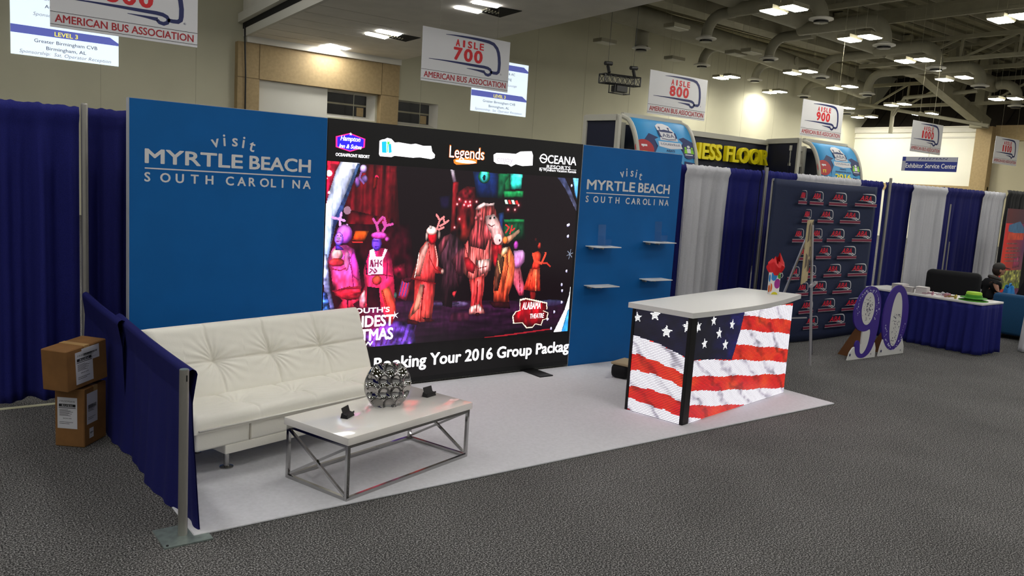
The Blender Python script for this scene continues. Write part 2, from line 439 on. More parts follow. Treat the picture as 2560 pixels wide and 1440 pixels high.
# lowered ceiling over the left bay
def quad_prism(mb, pts, z0, z1, mi=0):
    vs = [(x, y, z0) for x, y in pts] + [(x, y, z1) for x, y in pts]
    return mb.add(vs, [(3,2,1,0),(4,5,6,7),(0,1,5,4),(1,2,6,5),(2,3,7,6),(3,0,4,7)], mi)
mb = MB(); quad_prism(mb, [(7.62, 9.0), (13.72, 9.0), (15.36, 26.0), (9.05, 26.0)], 6.60, 7.3)
struct(mb.build('ceiling_soffit', SOFFIT), 'pale lowered ceiling over the left bay', 'ceiling')
mb = MB()
quad_prism(mb, [(7.54, 9.0), (7.66, 9.0), (9.09, 25.9), (8.97, 25.9)], 6.58, 6.86)
quad_prism(mb, [(7.34, 9.0), (7.66, 9.0), (9.09, 25.9), (8.77, 25.9)], 7.06, 7.36)
struct(mb.build('trim_8', FASCIA), 'pale fascia boards along the lowered ceiling edge', 'fascia')
mb = MB(); quad_prism(mb, [(7.52, 9.0), (7.66, 9.0), (9.09, 25.9), (8.95, 25.9)], 6.86, 7.06); struct(mb.build('trim_9', SHADEBLACK), 'black strip painted for the shade in the slot between the fascia boards', 'fascia')  # solid black strip stands in for the shaded recess
mb = MB(); quad_prism(mb, [(7.52, 9.0), (7.66, 9.0), (9.09, 25.9), (8.95, 25.9)], 7.36, 10.8); struct(mb.build('trim_10', SOFFIT), 'pale upstand above the lowered ceiling edge', 'fascia')
mb = MB(); quad_prism(mb, [(9.0, 25.55), (15.3, 25.55), (15.33, 26), (9.05, 26)], 6.38, 6.62); struct(mb.build('trim_11', FASCIA), 'pale cove above the tan frame', 'cove')
mb = MB()
for k in range(6):
    y = 24.6-k*1.3; xl = 9.05-(26-y)*.084
    quad_prism(mb, [(xl+.1, y), (xl+3.0, y), (xl+3.0, y+.03), (xl+.1, y+.03)], 6.594, 6.602)
struct(mb.build('trim_12', mat('ceiling_joint', '#c0bbb0', .8)), 'light joints in the lowered ceiling', 'ceiling seams')
mb = MB(); mb.tube([(8.9, 25.55, 6.9), (8.98, 25.6, 5.2), (9.0, 25.62, 3.4)], .03, 8)
tag(mb.build('hanging_cable', BLACK), 'black cable hanging down in front of the tan frame', 'cable')
mb = MB(); mb.tube([(8.05, 18.4, 10.2), (8.05, 18.4, 7.36)], .13, 12); tag(mb.build('rain_pipe', FASCIA), 'short white pipe above the lowered ceiling edge', 'pipe')
# fittings in the lowered ceiling
for lab, tubes, hole in (
    ('lit twin ceiling light nearest the tan frame', [[(11.681,25.313),(11.623,24.93),(12.447,25.387),(12.607,25.984)],[(11.707,24.797),(11.668,24.395),(12.617,24.773),(12.65,25.222)]], None),
    ('middle lit twin ceiling light with a black panel for the shade in an open hatch, above left of the aisle 700 sign', [[(11.518,21.277),(11.405,20.821),(12.267,21.042),(12.341,21.464)],[(11.49,20.449),(11.388,20.005),(12.223,20.083),(12.332,20.55)]], [(12.298,21.127),(12.19,20.132),(13.005,20.17),(13.087,21.342)]),
    ('lit twin ceiling light with a black panel for the shade in an open hatch at the top edge, nearest the camera', [[(11.083,15.107),(11.003,14.806),(11.785,14.817),(11.871,15.135)],[(11.017,14.155),(10.933,13.811),(11.677,13.81),(11.764,14.093)]], [(11.819,14.943),(11.663,13.989),(12.458,13.886),(12.589,15.078)])):
    t = thing('ceiling_light', lab, 'ceiling light', (0,0,0), 0, 'lights in the lowered ceiling')
    for q in tubes:
        mb = MB(); quad_prism(mb, q, 6.575, 6.599); mb.build('light_tube_panel', LAMPM, t)
    if hole:
        mb = MB(); quad_prism(mb, hole, 6.585, 6.599); mb.build('hatch_shade_panel', SHADEBLACK, t)  # flat black panel painted for the shade inside the opening
        cx = sum(p[0] for p in hole)/4; cy = sum(p[1] for p in hole)/4
        mb = MB()
        for k in range(5): mb.bar((cx-.5+k*.12, cy-.1+k*.03, 6.57), (cx-.42+k*.12, cy+.25, 6.58), .03)
        mb.build('loose_wiring', STEEL, t)

# ---- roof steel
def web(mb, p, q, z0, z1, n, w, w2):
    p = Vector(p); q = Vector(q)
    for i in range(n):
        a = p.lerp(q, i/n); b = p.lerp(q, (i+1)/n); c = p.lerp(q, (i+.5)/n)
        mb.bar((a.x, a.y, z0), (a.x, a.y, z1), w2); mb.bar((a.x, a.y, z1), (b.x, b.y, z0), w2)
    mb.bar((p.x, p.y, z0), (q.x, q.y, z0), w); mb.bar((p.x, p.y, z1), (q.x, q.y, z1), w)
mb = MB()
mb.bar((16, 17.3, 9.2), (42.5, 18.3, 9.2), .8, .7); mb.bar((42.2, 18.3, 9.25), (49.6, 17.75, 7.05), .6, .6)
for x, y in ((25.0, 17.7), (29.7, 17.9), (34.7, 18.1), (41.2, 18.25), (45.8, 18.0)):
    z = 9.4 if x < 43 else 8.2
    mb.bar((x, y, z), (x-.5, y, 10.8), .42); mb.bar((x+.3, y, z), (x+.5, y, 10.8), .3); mb.bar((x+.5, y, z), (x+2.0, y-.1, 10.8), .34)
mb.bar((48.9, 17.8, 6.9), (48.9, 17.8, 10.8), .5); mb.box((48.6, 17.45, 6.75), (49.3, 18.15, 7.1))
struct(mb.build('main_roof_girder', STEEL), 'heavy roof girder that slopes down to the tan column', 'girder')
for k, (x, y0, y1, z0, z1, n, w) in enumerate(((21.5, -6, 26, 9.6, 10.5, 14, .2), (27.3, -6, 18, 9.3, 10.5, 12, .2), (30.9, -6, 18, 9.3, 9.75, 1, .12), (37.0, -8, 18.5, 8.7, 9.65, 11, .17), (43.2, -8, 19.5, 9.25, 10.5, 10, .2), (47.2, 12, 25.9, 7.95, 9.25, 6, .18))):
    mb = MB(); web(mb, (x, y0, 0), (x, y1, 0), z0, z1, n, w, w*.55)
    if k in (0, 1, 2): mb.box((x-.03, y0, z0), (x+.03, y1, z1))
    struct(mb.build('roof_truss', STEEL), ['roof beam beside the lowered ceiling', 'roof beam above the nearer lamps', 'shallow roof beam at the top right', 'lattice roof truss at the top right', 'roof truss behind the hanging lamps', 'lattice truss above the cream wall'][k], 'roof truss')
mb = MB()
for y in np.arange(-5, 26, 2.6): mb.box((16, y, 10.45), (52, y+.12, 10.7))
struct(mb.build('roof_joist', STEEL), 'rows of joists under the roof deck', 'roof joists')
mb = MB(); mb.tube([(45.6, 23.4, 8.0), (45.6, 15.8, 6.55)], .1, 8); mb.tube([(45.6, 21.2, 7.6), (45.6, 21.2, 6.2)], .12, 8); mb.tube([(45.6, 21.2, 7.2), (45.4, 20.5, 8.2), (45.4, 16.5, 8.4)], .11, 8)
tag(mb.build('roof_pipe', DUCTM), 'thin pipe running in front of the dark panels above the cream wall', 'pipe')

# ---- air ducts: a trunk with branches, elbows and ceiling diffusers as parts
def diffuser(root, p):
    mb = MB(); mb.lathe([(.2, .14), (.22, .08), (.40, .02), (.40, -.02), (.26, -.05)], p, 14)
    d = mb.build('diffuser', FASCIA, root, 40)
    mb = MB(); mb.lathe([(.24, -.05), (.24, -.12), (.1, -.13)], p, 12); mb.build('diffuser_core', BLACKMETAL, d, 40)
def branch(root, a, p, r=.21):
    a = Vector(a); p = Vector(p); h = a.z; c = Vector((p.x, p.y, h)); dr = (c-a).normalized(); R = .75
    pts = [a]
    for k in range(7):
        t = k/6*PI/2; pts.append(c-dr*R+dr*R*math.sin(t)+Vector((0,0,-R+R*math.cos(t))))
    pts.append(p+Vector((0,0,.1)))
    MB().tube(pts, r, 14).build('branch_duct', DUCTM, root, 40)
    diffuser(root, p)
t = thing('air_duct', 'round air duct nearest the beige back wall, with four elbows', 'duct')
MB().tube([(18, 19.9, 9.05), (23.4, 20.4, 9.05), (32.8, 21.3, 9.0), (45.6, 23.2, 8.75)], .47, 18).build('trunk', DUCTM, t, 40)
for a, p in (((28, 20.8, 9), (30.347,22.821,8.2)), ((33, 21.2, 9), (35.685,23.678,8.2)), ((39, 22, 8.9), (42.61,25.24,8.2)), ((43.5, 22.8, 8.8), (45.857,24.262,7.5))): branch(t, (p[0], a[1], a[2]), p)
for p in ((24.461,21.199,8),): 
    MB().tube([(p[0], p[1], 8.1), (p[0], p[1], 9.0)], .3, 12).build('branch_duct', DUCTM, t, 40); diffuser(t, p)
t = thing('air_duct', 'round air duct beside the main girder, with elbows to both sides', 'duct')
MB().tube([(16, 15.4, 9.3), (47, 16.4, 8.9)], .42, 18).build('trunk', DUCTM, t, 40)
for p in ((23.799,17.114,7.9), (28.815,17.853,7.9), (34.345,18.863,7.9), (39.518,19.402,7.7)): branch(t, (p[0], 15.8, 8.75), p)
for p in ((23.544,12.047,8), (27.83,12.167,7.8), (33.582,13.025,7.8), (39.446,13.781,7.8), (46.024,14.758,7.6)): branch(t, (p[0], 15.8, 8.75), p, .25)

# ---- hall lamps
def make_lamp(name, label, lit, group):
    t = thing(name, label, 'ceiling lamp', (0,0,0), 0, group)
    DIM = lit == 'booth'
    MB().box((-.40,-.24,0), (.40,.24,.12)).build('housing', STEEL, t)
    MB().box((-.37,-.21,-.03), (.37,.21,-.001)).build('lens', (LAMPM if DIM else HALLM) if lit else LAMPOFF, t)
    mb = MB()
    for sx in (-.3, .3): mb.tube([(sx,0,.12), (sx,0,2.6)], .005, 4)
    mb.build('hanger', STEEL, t)
    return t
def reach(o):       # the hanger wires end at the roof deck
    for c in o.children:
        if c.name.startswith('hanger'): c.scale.z = (10.79-o.location.z)/2.6
lamp0 = make_lamp('hall_lamp', '', True, 'lit hall lamps'); off0 = make_lamp('hall_lamp', '', False, 'unlit hall lamps')
used = [False, False]
def lamp(p, label, lit=True):
    i = 0 if lit else 1; src = off0 if not lit else lamp0
    o = src if not used[i] else copy_tree(src); used[i] = True
    o.location = p; o['label'] = label; reach(o)
    return o
ORD = ['first', 'second', 'third', 'fourth', 'fifth', 'sixth', 'seventh']
rows = [('row along the beige back wall', [(33.131,23.881,8), (33.037,23.093,8), (39.044,25.113,8), (38.967,24.364,8), (42.673,22.314,7.4), (47.531,24.529,7.4), (47.507,23.607,7.4)]),
        ('row between the two air ducts', [(31.036,18.155,7.6), (30.845,17.222,7.6), (36.126,19.199,7.6), (35.904,18.233,7.6), (42.935,19.897,7.5), (42.631,18.994,7.5), (46.892,20.361,7.4), (46.674,19.462,7.4)]),
        ('row on the near side of the main girder', [(19.793,11.195,7.5), (19.731,10.459,7.5), (24.818,11.715,7.5), (24.724,10.93,7.5), (29.734,12.332,7.5), (29.729,11.58,7.5), (34.884,13.249,7.5), (34.551,12.291,7.5), (41.338,13.783,7.4), (41.314,12.94,7.4)]),
        ('row nearest the camera', [(24.37,6.748,7.5), (24.169,6.092,7.5)])]
for nm, ps in rows:
    for k, p in enumerate(ps):
        o = ['first', 'second', 'third', 'fourth', 'fifth', 'sixth', 'seventh', 'eighth', 'ninth', 'tenth'][k]
        lamp(p, f'{o} lit lamp from left, {nm}')
for k, p in enumerate([(20.671,19.404,7.5), (20.099,15.259,7.5), (25.289,16.805,7.5), (25.302,16.06,7.5), (25.12,19.85,7.5)]):
    lamp(p, ['unlit lamp above the black rig truss', 'unlit lamp at the top, left of the nearest lit pair', 'left one of the unlit pair below the girder', 'right one of the unlit pair below the girder', 'unlit lamp low in front of the wall, above the aisle 800 sign'][k], False)
for x in (26, 32, 38, 44):  # unseen lamps added to light the far aisle signs
    for y in (-8, -3, 2):
        for dy in (-.4, .4): lamp((x, y+dy, 7.5), 'unseen lamp added over the right hand aisles to light the signs')
booth0 = make_lamp('hall_lamp', '', 'booth', 'lamps over the booth'); used_b = False
# the same lamps go on over the booth and the aisle in front of it
for x in (-7, -1.5, 4, 9.5, 15, 20.5):
    for y in (-9, -3.5, 2, 7.5):
        if x > 17 and y > 3: continue
        for dy in (-.4, .4):
            o = booth0 if booth0 is not None and not used_b else copy_tree(booth0); used_b = True
            o.location = (x, y+dy, 7.5); reach(o); o['label'] = 'lit lamp hanging over the booth, outside the picture'

for x in (-10, -3, 4):  # unseen lamps added to brighten the left part of the back wall
    for y in (13, 18.5):
        for dx in (-.6, .6):
            o = copy_tree(booth0); o.location = (x+dx, y, 9.0); reach(o); o['label'] = 'unseen lamp added in the left bay to brighten the back wall'

# ================================================================ the booth
mb = MB(); mb.rbox((.025, 0, 0), (6.24, 2.318, .014), .004, 0, 1)
tag(mb.build('booth_carpet', BOOTHCARPET), 'pale grey booth carpet laid over the dark speckled floor', 'carpet')
mb = MB(); mb.box((-1.6, 2.93, 0), (-.12, 2.98, .004)); tag(mb.build('floor_tape', TAPE), 'pale tape line on the floor at the foot of the left drape', 'tape')

# ---- pipe and drape
def drape(label, p0, p1, zt, zb, m_, folds=9, amp=.03, seed=1, group=None, pocket=.11, name='drape', cat='drape', flare=0):
    """hanging cloth between two points, gathered over a pipe at the top"""
    r = np.random.default_rng(seed)
    p0 = Vector(p0); p1 = Vector(p1); L = (p1-p0).length; d = (p1-p0)/L; n = Vector((d.y, -d.x))
    ph = r.uniform(0, 6.28, 6); fr = folds*np.array([.55, 1, 1.63, 2.4, .31, 3.7]); am = np.array([.5, 1, .55, .3, .5, .16])
    nu = max(24, int(L/.014)); nv = 34
    def fn(u, v):
        z = zt-(zt-zb)*v; dz = zt-z
        s = sum(a*math.sin(f*2*PI*u+p+.25*math.sin(2*v+p)) for a, f, p in zip(am, fr, ph))/1.6
        s = s if s < 0 else s*.8
        if dz < pocket:
            w = math.sin(min(1, dz/pocket)*PI)
            off = .034*(.2+.8*w) + .35*amp*s*(.4+.6*dz/pocket)
            z += (.005*math.sin(u*L*88+ph[0]*3)*math.sin(u*L*13+ph[2]) + .004*math.sin(u*L*37+ph[1]))*(1-dz/pocket)
        else:
            k = min(1, (dz-pocket)/.5); off = .004*(1-k) + amp*s*(.35+.65*k)*(.8+.4*v)
        sh = flare*v*(u-.5)
        q = p0+d*(L*u+sh)+n*off
        if v == 1: z += .01*math.sin(u*folds*5+ph[2])
        return (q.x, q.y, z)
    mb = MB(); mb.grid(fn, nu, nv)
    # hem stitched under the pipe pocket shows as a shallow step
    o = mb.build(name, m_, None, True, solid=.004)
    return tag(o, label, cat, group)
def pole(label, x, y, h, r=.024, base=True, name='drape_pole', basesize=.36):
    t = thing(name, label, 'pole', (x, y, 0))
    MB().tube([(0,0,.012), (0,0,h)], r, 16).build('upright', ALU, t, 40)
    MB().tube([(0,0,h), (0,0,h+.012)], [r*.95, r*.85], 16).build('top_cap', ALU, t, 40)
    if base: MB().box((-basesize/2, -basesize/2, 0), (basesize/2, basesize/2, .01)).build('base_plate', GALV, t)
    return t
YD = 3.06
drape('navy back drape at the far left of the booth, left of the first tall pole', (-2.2, YD), (-.025, YD), 2.385, .03, NAVY, 8, .085, 3)
drape('navy back drape between the first tall pole and the large blue panel', (.035, YD), (1.3, YD), 2.385, .03, NAVYDARK, 5, .07, 4)
pole('tall silver pole at the back left corner of the booth', 0.0, 2.97, 2.40, .026)
G = 'drapes along the back of the aisle'
drape('navy drape edge right behind the smaller blue panel', (6.2, YD+.03), (7.42, YD+.03), 2.38, .03, NAVY, 5, .05, 5, G)
drape('white drape directly right of the smaller blue panel', (7.17, YD-.03), (8.10, YD-.03), 2.385, .03, WDRAPE, 3.4, .05, 6, G)
drape('navy drape between the nearest white drape and the second tall pole', (8.05, YD+.02), (8.86, YD+.02), 2.39, .03, NAVY, 2.5, .03, 7, G)
drape('navy drape right of the second tall pole, behind the logo banner edge', (8.89, YD+.02), (9.80, YD+.02), 2.40, .03, NAVY, 2.5, .03, 8, G)
drape('white drape showing above the logo banner', (9.73, YD-.0), (11.49, YD-.02), 2.40, .03, WDRAPE, 5, .03, 9, G)
drape('navy drape left of the third tall pole, above the logo banner corner', (11.42, YD+.04), (12.31, YD+.04), 2.40, .03, NAVY, 4, .035, 10, G)
drape('navy drape right of the third tall pole', (12.38, YD+.03), (13.34, YD+.03), 2.40, .03, NAVYDARK, 2.6, .03, 11, G)
drape('white drape behind the skirted table', (13.23, YD-.02), (14.52, YD-.02), 2.40, .03, WDRAPE, 3.6, .03, 12, G)
drape('left one of the two adjoining navy drapes behind the black sofa', (14.42, YD+.03), (15.27, YD+.03), 2.41, .03, NAVYDARK, 2.4, .03, 13, G)
drape('right one of the two adjoining navy drapes behind the black sofa', (15.25, YD+.04), (16.2, YD+.04), 2.41, .03, NAVYDARK, 2.4, .03, 14, G)
drape('white drape beside the seated person', (16.08, YD-.02), (17.05, YD-.02), 2.41, .03, WDRAPE, 5, .03, 15, G)
drape('black drape at the right edge above the red banner stand', (17.0, YD-.07), (19.4, YD-.07), 2.47, .03, BLACKCLOTH, 8, .03, 16, G)
pole('second tall silver pole, between navy drapes left of the logo banner', 8.875, 2.98, 2.43)
pole('third tall silver pole, at the right end of the logo banner', 12.35, 2.98, 2.46)
t = thing('slim_pole', 'slim grey pole standing in front of the white drape behind the table', 'pole', (14.45, 2.9, 0))
MB().tube([(0,0,.01), (.0,0,2.1)], .014, 8).build('upright', ALU, t, 40); MB().tube([(.16,0,.01), (.14,0,1.4)], .010, 8).build('side_strut', ALU, t, 40)
MB().box((-.2,-.2,0), (.3,.2,.01)).build('base_plate', GALV, t)

# low side rail on the left
t = thing('rail_post', 'short silver post on a steel plate at the front left booth corner', 'post', (-.02, .045, 0))
MB().tube([(0,0,.008), (0,0,.922)], .0245, 20).build('upright', ALU, t, 40)
MB().tube([(0,0,.922), (0,0,.925)], .022, 20).build('top_cap', GALV, t, 40)
MB().box((.004,-.0262,.862), (.010,-.0225,.895)).build('slot', BLACK, t)
MB().box((-.125,-.125,0), (.125,.125,.008)).build('base_plate', GALV, t)
MB().lathe([(.007,.008), (.007,.012)], (-.105,-.105,0), 8).build('plate_bolt', BLACK, t)
def rail_drape(label, y0, y1, zt0, zt1, seed, edge, xo=0.0):
    r = np.random.default_rng(seed); ph = r.uniform(0, 6.28, 4); L = y1-y0
    def side(sg):
        def fn(u, v):
            y = y0+L*u; zt = zt0+(zt1-zt0)*u-.012*math.sin(PI*u); z = zt-(zt-.008)*v; dz = zt-z
            s = .6*math.sin(u*L*7+ph[0]+v)+.4*math.sin(u*L*17+ph[1])+.3*math.sin(u*L*31+ph[2]-v)
            if dz < .026: x = sg*.025*math.sqrt(max(0, 1-(1-dz/.026)**2))
            else:
                k = min(1, (dz-.026)/.5); x = sg*(.025*(1-min(1, (dz-.026)/.16))+.003) + k*.020*s*(.4+.6*v) + k*edge*v*(1-u)**6 - .03*v*v*min(1, u*3)
            return (xo+x, y - .03*v*(1-u), z)
        return fn
    mb = MB(); nu = int(L/.02); mb.grid(side(-1), nu, 90); mb.grid(side(1), nu, 90)
    return tag(mb.build('rail_drape', NAVYDARK, None, True), label, 'drape', 'low drapes on the side rail')
rail_drape('low navy side drape hanging beside the short silver post', .075, 1.86, .912, .916, 21, .05, .030)
rail_drape('low navy side drape behind the cardboard boxes, running to the tall pole', 1.60, 2.92, .914, .916, 22, .02, -.006)

# ---- lettering panels
def visit_logo(mb, xl, y):
    o = lambda x, z: (x, y, z)
    R, U = XA, ZA
    mb.text('MYRTLE', o(xl+.004, 1.98), R, U, .103, .735, 0, .048); mb.text('BEACH', o(xl+.80, 1.98), R, U, .103, .520, 0, .048)
    mb.box((xl, y-.001, 1.934), (xl+1.325, y, 1.944))
    x = xl+.005
    for w, x0, ww in (('SOUTH', 0, .525), ('CAROLINA', .61, .71)):
        n = len(w); 
        cell = ww/(n-.35)
        for i, ch in enumerate(w):
            mb.text(ch, o(xl+x0+cell*i, 1.84), R, U, .067, None, 0, .042)
    for ch, dx, dz, a in (('v', .50, 2.128, .22), ('i', .588, 2.148, .08), ('s', .655, 2.152, 0), ('i', .733, 2.145, -.12), ('t', .785, 2.128, -.24)):
        r = Vector((math.cos(a), 0, math.sin(a))); u = Vector((-math.sin(a), 0, math.cos(a)))
        mb.text(ch, o(xl+dx, dz), r, u, .094, None, 0, .022)
YB = 2.33
def panel(name, label, x0, x1):
    t = thing(name, label, 'backdrop panel', (0,0,0))
    MB().box((x0, YB, .0), (x1, YB+.075, 2.453)).build('frame', PANELEDGE, t)
    MB().box((x0+.006, YB-.004, .004), (x1-.003, YB, 2.449)).build('face', BLUE, t)
    return t
t = panel('backdrop_panel', 'wide blue panel with white place name behind the white sofa', .187, 1.766)
mb = MB(); visit_logo(mb, .30, YB-.0055); mb.build('lettering', LETTER, t)
t2 = panel('backdrop_panel', 'blue panel with white place name and four small shelves', 4.711, 6.30)
mb = MB(); visit_logo(mb, 4.80, YB-.0055); mb.build('lettering', LETTER, t2)
for x0, z in ((4.845, 1.352), (5.745, 1.405), (4.865, .912), (5.735, .966)):
    mb = MB(); mb.box((x0, YB-.19, z), (x0+.375, YB-.004, z+.010)); s = mb.build('shelf', WHITE, t2, bevel=.002)
    for bx in (.06, .22):
        mb = MB(); mb.tube([(x0+bx, YB-.004, z-.014), (x0+bx, YB-.06, z-.014)], .014, 12); mb.build('shelf_pin', ALU, s, 40)
def holder(label, cx, z):
    t = thing('leaflet_holder', label, 'leaflet holder', (cx, YB-.10, z), 0, 'leaflet holders on the blue panel')
    th = .003; w = .115
    MB().obox((-w/2, .065, 0), (w,0,0), (0,th,0), (0,.012,.235)).build('back_plate', ACRYL, t)
    MB().box((-w/2, -.03, .0), (w/2, -.03+th, .08)).build('front_plate', ACRYL, t)
    MB().box((-w/2, -.03, 0), (w/2, .068, th)).build('floor_plate', ACRYL, t)
    for s in (-1, 1): MB().box((s*w/2-(th if s > 0 else 0), -.03, 0), (s*w/2+(0 if s > 0 else th), .066, .115)).build('side_plate', ACRYL, t)
holder('clear leaflet holder on the upper left small shelf', 5.06, 1.3625); holder('clear leaflet holder on the upper right small shelf', 5.965, 1.4155)

# ---- LED picture: a grid of lit pixels, coloured shape by shape
class Raster:
    def __init__(s, x0, x1, z0, z1, px):
        s.x0, s.x1, s.z0, s.z1 = x0, x1, z0, z1
        s.nx = int(round((x1-x0)/px)); s.nz = int(round((z1-z0)/px))
        s.X, s.Z = np.meshgrid(x0+(np.arange(s.nx)+.5)*(x1-x0)/s.nx, z0+(np.arange(s.nz)+.5)*(z1-z0)/s.nz)
        s.c = np.zeros((s.nz, s.nx, 3))
    def noise(s, sx, sz, seed, oct=3):
        r = np.random.default_rng(seed); out = 0; amp = 1; tot = 0
        for o in range(oct):
            gx = max(2, int((s.x1-s.x0)/sx*2**o)+2); gz = max(2, int((s.z1-s.z0)/sz*2**o)+2)
            g = r.random((gz, gx)); u = (s.X-s.x0)/(s.x1-s.x0)*(gx-1.001); v = (s.Z-s.z0)/(s.z1-s.z0)*(gz-1.001)
            i = np.floor(u).astype(int); j = np.floor(v).astype(int); fu = u-i; fv = v-j
            fu = fu*fu*(3-2*fu); fv = fv*fv*(3-2*fv)
            out = out+amp*((g[j, i]*(1-fu)+g[j, i+1]*fu)*(1-fv)+(g[j+1, i]*(1-fu)+g[j+1, i+1]*fu)*fv); tot += amp; amp *= .5
        return out/tot
    def blur(s, m, r):
        for ax in (0, 1):
            for _ in range(2):
                c = np.cumsum(np.pad(m, [(r+1, r) if i == ax else (0, 0) for i in (0, 1)], mode='edge'), ax)
                m = (np.take(c, range(2*r+1, c.shape[ax]), ax)-np.take(c, range(0, c.shape[ax]-2*r-1), ax))/(2*r+1)
        return m
    def inside(s, pts):
        P = np.array(pts, float); ins = np.zeros(s.X.shape, bool); n = len(P)
        for i in range(n):
            xa, za = P[i]; xb, zb = P[(i+1) % n]
            if za == zb: continue
            c = ((za > s.Z) != (zb > s.Z)); ins ^= c & (s.X < (xb-xa)*(s.Z-za)/(zb-za)+xa)
        return ins
    def put(s, mask, col, a=1):
        a = np.asarray(a, float)*np.ones(s.X.shape); a = (a*mask)[..., None]
        s.c = s.c*(1-a)+np.asarray(col, float)*a if np.ndim(col) == 1 else s.c*(1-a)+col*a
    def poly(s, pts, c0, c1=None, ang=90, var=.25, sx=.05, sz=.12, seed=0, a=1, round_=True):
        """fill with a two tone cloth like pattern, edge shade and side light painted in"""
        m = s.inside(pts)
        if not m.any(): return
        c0 = np.array(c0, float); c1 = c0 if c1 is None else np.array(c1, float)
        d = s.X*math.cos(math.radians(ang))+s.Z*math.sin(math.radians(ang)); lo, hi = d[m].min(), d[m].max()
        t = np.clip((d-lo)/(hi-lo+1e-6), 0, 1)
        n = (s.noise(sx, sz, seed+len(pts)*13, 2)-.5)*2*var
        col = c1*(1-t[..., None])+c0*t[..., None]
        if var > .12 and round_:
            ys, xs = np.where(m); r = max(2, min(9, int(.22*min(np.ptp(ys), np.ptp(xs)))))
            b = s.blur(m.astype(float), r); gx = b-np.roll(b, r, 1); gz = np.roll(b, -r, 0)-b
            k = (.42+.58*np.clip((b-.45)/.5, 0, 1))*(1+.55*np.clip(gx-gz, -.8, .6)); col = col*k[..., None]  # edge darkening and light from one side go into the pixel colour
            fine = s.noise(.025, .05, seed+7, 2); col = col*(.72+.56*fine[..., None])
        s.put(m, np.clip(col*(1+n[..., None]*1.6), 0, 255), a)
    def ell(s, c, rx, rz, c0, c1=None, **k):
        pts = [(c[0]+rx*math.cos(2*PI*i/28), c[1]+rz*math.sin(2*PI*i/28)) for i in range(28)]
        s.poly(pts, c0, c1, **k)
    def stroke(s, pts, w, col):
        for a, b in zip(pts[:-1], pts[1:]):
            ax, az = a; bx, bz = b; dx, dz = bx-ax, bz-az; L2 = dx*dx+dz*dz+1e-9
            t = np.clip(((s.X-ax)*dx+(s.Z-az)*dz)/L2, 0, 1)
            s.put(np.hypot(s.X-ax-t*dx, s.Z-az-t*dz) < w/2, np.array(col, float))
    def glow(s, c, r, col, k=1):
        d = np.hypot(s.X-c[0], s.Z-c[1])/r; s.c = np.clip(s.c+np.array(col, float)*(k*np.exp(-d*d))[..., None], 0, 255)
    def build(s, name, m_, parent, origin, rt, up):
        origin = np.array(origin, float); rt = np.array(rt, float); up = np.array(up, float)
        gx = np.linspace(0, s.x1-s.x0, s.nx+1); gz = np.linspace(0, s.z1-s.z0, s.nz+1)
        GX, GZ = np.meshgrid(gx, gz); V = origin+GX[..., None]*rt+GZ[..., None]*up; V = V.reshape(-1, 3)
        j, i = np.meshgrid(np.arange(s.nz), np.arange(s.nx), indexing='ij'); a = (j*(s.nx+1)+i).ravel()
        F = np.stack([a, a+1, a+s.nx+2, a+s.nx+1], 1)
        me = bpy.data.meshes.new(name); nf = len(F)
        me.vertices.add(len(V)); me.vertices.foreach_set('co', V.astype('f4').ravel())
        me.loops.add(nf*4); me.loops.foreach_set('vertex_index', F.astype('i4').ravel())
        me.polygons.add(nf); me.polygons.foreach_set('loop_start', np.arange(0, nf*4, 4, dtype='i4'))
        me.polygons.foreach_set('loop_total', np.full(nf, 4, dtype='i4'))
        me.materials.append(m_); me.update(calc_edges=True)
        c = np.clip(s.c, 0, 255)/255; c = np.where(c <= .04045, c/12.92, ((c+.055)/1.055)**2.4)
        at = me.color_attributes.new('led', 'FLOAT_COLOR', 'CORNER')
        rgba = np.ones((nf, 4, 4), 'f4'); rgba[:, :, :3] = c.reshape(-1, 1, 3); at.data.foreach_set('color', rgba.ravel())
        o = bpy.data.objects.new(name, me); COL.objects.link(o)
        if parent: o.parent = parent
        return o

vw = thing('video_wall', 'large black LED video wall showing a red lit stage show', 'video wall', (0,0,0))
X0, X1 = 1.772, 4.706
MB().box((X0, YB-.002, .03), (X1, YB+.10, 2.453)).build('cabinet', SCREENBLACK, vw)
MB().box((X0, YB-.004, .03), (X1, YB-.002, .075)).build('bottom_sill', BLACK, vw)
for fx in (4.07, 2.35):
    MB().box((fx, 2.02, .014), (fx+.175, YB+.09, .026)).build('foot_plate', BLACKMETAL, vw, bevel=.002)
ra = Raster(1.774, 4.672, .412, 2.088, .006)
ra.c[:] = (14, 4, 8)
ra.poly([(2.138,2.079),(2.45,2.08),(2.511,1.505),(2.56,1.182),(2.063,1.188),(2.02,1.498),(1.943,1.707),(2.033,1.937)], (92,10,20), (60,4,14), 90, .5, .035, .6, 3)
ra.poly([(1.954,1.68),(2.43,1.599),(2.56,1.182),(2.033,1.188)], (100,8,22), (40,2,8), 60, .6, .06, .1, 8)
ra.poly([(1.727,1.541),(2.609,1.557),(2.769,0.815),(2.466,0.637),(2.223,0.4),(1.764,0.434)], (45,3,16), (40,2,14), 90, .6, .08, .1, 9, .85)
ra.poly([(1.726,2.098),(1.899,2.091),(1.829,1.873),(1.766,1.629),(1.742,1.629)], (176,18,44), (150,10,60), 90, .3, .05, .05, 5)
ra.poly([(1.899,2.091),(2.082,2.085),(2.032,1.955),(1.942,1.716),(1.871,1.532),(1.796,1.168),(1.757,1.168),(1.743,1.584),(1.811,1.855),(1.854,1.999)], (225,228,255), (150,170,240), 90, .14, .03, .3, 11)
ra.poly([(2.057,2.083),(2.085,2.083),(2.006,1.863),(1.916,1.624),(1.871,1.532),(1.828,1.359),(1.849,1.586),(1.949,1.806)], (110,160,245), (70,90,215), 90, .3, .03, .03, 12)
